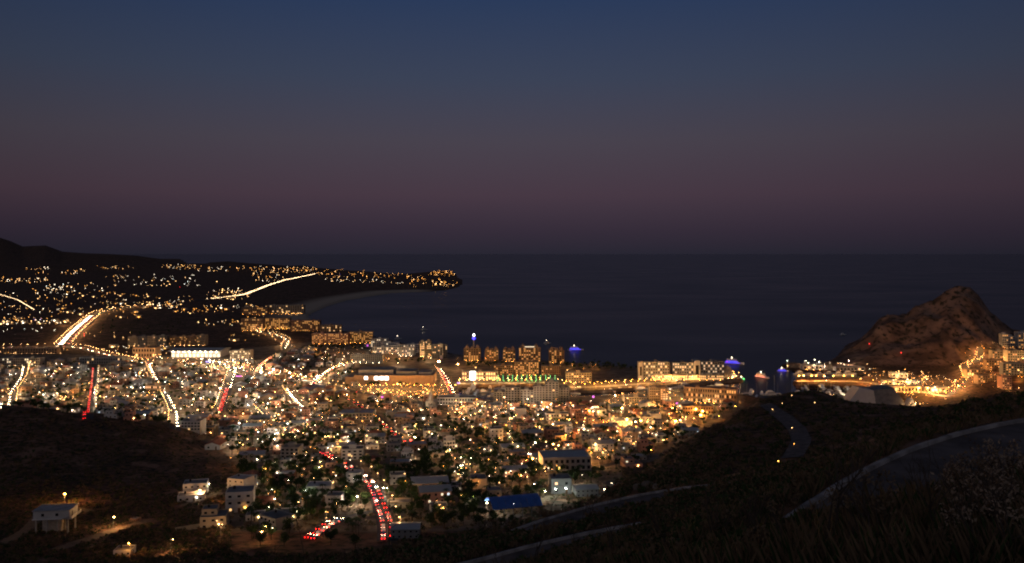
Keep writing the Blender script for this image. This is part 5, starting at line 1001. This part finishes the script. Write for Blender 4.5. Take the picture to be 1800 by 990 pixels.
for y, x, z, u, v, fl in cand:
    k_ = random.choices(range(6), [4, 3, 2, 4, 1.4, 1.4])[0]; s = random.uniform(.55, 1.05)
    if fl == 'green': k_ = 5; s = 1.0
    if fl == 'lit': k_ = random.choice([0, 1, 3]); s = .9
    if nt_ < 300:
        nm, _, _, ds_, tm, cm_ = TR[k_]; o = ob(nm, tm, None, (x, y, z), random.uniform(0, 6), s); cr_ = ob('crown', cm_, o); nt_ += 1
        if fl == 'green':
            q = MB(); blob(q, (1.0, -1.2, .6), .5); q.build('uplight', 'green', o); q = MB()
            for zz_ in np.arange(.8, 9, .55): q.lathe([(.3, zz_), (.3, zz_+.25)], 6, (.2*zz_/6, 0, 0))
            q.build('light_wrap', 'green', o)
        reg(o, ('green lit palm' if fl == 'green' else 'yellow-green lit tree' if fl == 'lit' else ds_), 'palm' if nm == 'palm_tree' else 'tree', u, v, 'palms on the quay' if fl == 'green' else 'trees of the town', 'in the row on the quay' if fl == 'green' else 'in the clump left of the blue roof' if fl == 'lit' else None)
    else: ts.put(TP2[k_], (x, y, z), random.uniform(0, 6), (s, s, s))
ts.build('distant_trees', 'dark trees and palms massed among the far houses', 'trees')
x, y, z = GT(832, 888); q = MB(); q.tube([(0, 0, -1), (0, 0, 4.4)], [.1, .07], 5); o = q.build('garden_lamp', 'pole_grey', None, (x, y-1, z)); tag(o, 'garden lamp lighting the green trees by the blue roof', 'lamp'); q = MB(); blob(q, (0, 0, 4.6), .3); q.build('lamp_head', 'yellowgreen', o)

# ------------------------------------------------------------------ scrub on the hills, boulders, twiggy shrubs in front
ss = Stuff(['leaf', 'leaf_dry', 'twig']); SP = []
for k_ in range(5):
    q = crown_mesh(1.0, .75, .55, 34, .26, 'leaf', 200+k_); q.m = [k_ % 2 if i % 3 else 1 for i in range(len(q.f))]; SP.append(ss.proto(q))
cnt = 0
for _ in range(60000):
    if cnt > 14000: break
    u = random.uniform(-40, 1840); v = random.uniform(690, 1010); v = v if random.random() < .7 else random.uniform(830, 990); i = int((u-US[0])/5)
    p = G(u, v); j = int(np.searchsorted(DS, p[1]))
    if j >= len(DS) or p[1] > 760 or p[1] < 24: continue
    sv = scrub[min(j, len(DS)-1), i]
    if 380 < p[1] < 640 and u < 1100 and sv < .3: sv = .35
    if random.random() > sv*.9 or road_clear(p[0], p[1]) < .8: continue
    if min(float(np.min(np.hypot(C[:, 0]-p[0], C[:, 1]-p[1])))-hw for C, hw in RD) < .9 and p[1] < 140: continue
    s = random.uniform(.5, 1.5)*(1.0 if p[1] > 150 else .6 if p[1] > 70 else .4); ss.put(random.choice(SP), p, random.uniform(0, 6), (s, s, s*random.uniform(.7, 1.2))); cnt += 1
ss.build('scrub', 'low dry scrub covering the dark hills', 'scrub')
# grass tufts near the camera
gs = Stuff(['leaf_dry', 'leaf']); q = MB()
for k_ in range(16):
    a = random.uniform(0, 6.28); r_ = random.uniform(.02, .18); hh = random.uniform(.35, .9); lx, ly = math.cos(a), math.sin(a); b0 = np.array([lx*r_, ly*r_, -.1]); sd = np.array([-ly, lx, 0])*.006
    q.add([b0-sd, b0+sd, b0+np.array([lx*.1, ly*.1, hh*.6])+sd*.7, b0+np.array([lx*.28, ly*.28, hh])], [(0, 1, 2, 3)], k_ % 4 == 0)
GP = gs.proto(q)
for _ in range(5200):
    u = random.uniform(300, 1850); v = random.uniform(730, 1020); p = G(u, v)
    if p[1] > 130 or p[1] < 14 or min(float(np.min(np.hypot(C[:, 0]-p[0], C[:, 1]-p[1])))-hw for C, hw in RD) < .5: continue
    s = random.uniform(.5, 1.3); gs.put(GP, p, random.uniform(0, 6), (s, s, s))
gs.build('grass', 'dry grass on the near slope', 'grass')
def boulder(px, py, s, label):
    x, y, z = G(px, py); q = MB(); r_ = np.random.default_rng(int(px)); prof = []; n_ = 10; V = []; Fc = []
    for i, (rr, zz_) in enumerate([(.8, -.4), (1.05, .1), (.95, .55), (.6, .9), (.15, 1.0)]):
        for k_ in range(n_): f_ = r_.uniform(.8, 1.2); V.append((s*rr*f_*math.cos(k_*.628), s*rr*f_*math.sin(k_*.628)*.8, s*zz_*r_.uniform(.85, 1.1)*.75))
    for i in range(4):
        for k_ in range(n_): Fc.append((i*n_+k_, i*n_+(k_+1) % n_, (i+1)*n_+(k_+1) % n_, (i+1)*n_+k_))
    Fc.append(tuple(range(40, 50))); q.add(V, Fc); o = q.build('boulder', 'rock', None, (x, y, z), px); tag(o, label, 'boulder', 'boulders by the roads')
for a in [(1122, 858, 1.6, 'pale boulder left in the pile beyond the kerb'), (1138, 856, 2.1, 'largest pale boulder in the pile beyond the kerb'), (1154, 857, 1.5, 'pale boulder right in the pile beyond the kerb'), (1098, 862, .9, 'small boulder beside the pale pile'), (1788, 850, 1.0, 'pale rock outcrop at the right edge above the bushes'), (1772, 880, 0.7, 'smaller rock below the outcrop at the right edge')]: boulder(*a)
def twig_shrub(seed, h, leafy):
    r_ = random.Random(seed); q = MB(); tips = []
    def br(p, d, L, rad, dep):
        p1 = p+d*L*.5+np.array([r_.uniform(-.06, .06)*L, r_.uniform(-.06, .06)*L, 0]); p2 = p+d*L; q.tube([p, p1, p2], [rad, rad*.8, rad*.55], 4, 0, False)
        if dep == 0: tips.append((p2, d)); return
        for _ in range(r_.choice([2, 2, 3])):
            e = d+np.array([r_.uniform(-.6, .6), r_.uniform(-.6, .6), r_.uniform(-.15, .4)]); e /= np.linalg.norm(e); br(p+d*L*r_.uniform(.55, 1), e, L*r_.uniform(.5, .75), rad*.55, dep-1)
    for _ in range(r_.choice([2, 3, 4])):
        d = np.array([r_.uniform(-.4, .4), r_.uniform(-.4, .4), 1.]); d /= np.linalg.norm(d); br(np.array([r_.uniform(-.15, .15), r_.uniform(-.15, .15), -.2]), d, h*.5, .022*h**.5, 3)
    lf = MB()
    for p, d in tips:
        for _ in range(leafy):
            c = p+np.array([r_.uniform(-.12, .12) for _ in range(3)]); a = np.array([r_.uniform(-1, 1) for _ in range(3)]); a /= np.linalg.norm(a)+1e-6; b_ = np.cross(a, d+.01); b_ /= np.linalg.norm(b_)+1e-6; lf.add([c-a*.05, c+b_*.025, c+a*.05, c-b_*.025], [(0, 1, 2, 3)])
    return q.mesh('shrub', ['twig']), (lf.mesh('foliage', ['leaf_dry']) if leafy else None)
LPALE = None
SHP = [twig_shrub(i, h, lf_) for i, (h, lf_) in enumerate([(1.6, 0), (2.2, 0), (1.2, 3), (1.5, 4), (2.6, 0), (1.0, 9)])]
SD = ['bare twiggy shrub', 'tall bare shrub', 'low leafy shrub', 'leafy shrub', 'thin bare sapling', 'small dense shrub']
for i in range(150):
    if i >= 110: u, v = random.uniform(1690, 1800), random.uniform(830, 990)
    elif i < 80: u, v = random.uniform(820, 1800), random.uniform(880, 1010)
    else: u, v = random.uniform(440, 900), random.uniform(945, 1012)
    p = G(u, v); dC = min(float(np.min(np.hypot(C[:, 0]-p[0], C[:, 1]-p[1])))-hw for C, hw in RD)
    if p[1] > 125 or dC < .3: continue
    k_ = random.randrange(6) if i < 110 else random.choice([2, 3, 5]); o = ob('shrub', SHP[k_][0], None, p, random.uniform(0, 6), random.uniform(.7, 1.25)*(1 if p[1] < 60 else 1.2))
    if SHP[k_][1]: ob('foliage', SHP[k_][1], o, None, 0, None, 'leaf_pale' if i >= 110 else None)
    reg(o, SD[k_], 'shrub', u, v, 'shrubs on the near slope', 'at the right edge' if u > 1690 else 'beside the uppermost kerb' if u > 1330 else 'along the lower hairpin kerbs' if u > 820 else 'at the bottom edge')
for px_, py_, hgt, lean, lb in ((684, 986, 8.5, 0, 'thin bare stalk rising in front of the winding street'), (540, 992, 4.5, -.5, 'leaning bare stem at the bottom left of the winding street'), (480, 995, 4.0, -.2, 'short bare stem at the bottom under the paired floodlights')):
    p = G(px_, py_); q = MB(); q.tube([(0, 0, -.5), (lean*1.2, 0, hgt*.5), (lean*hgt*.45, 0, hgt)], [.07, .05, .02], 5)
    for k_ in range(7): z_ = hgt*(.35+.08*k_); a = k_*2.1; q.tube([(lean*z_*.45, 0, z_), (lean*z_*.45+math.cos(a)*.8, math.sin(a)*.8, z_+.7)], [.02, .008], 4)
    o = q.build('sapling', 'twig', None, p); tag(o, lb, 'sapling')
finish_labels()
print('objects', len(bpy.data.objects))
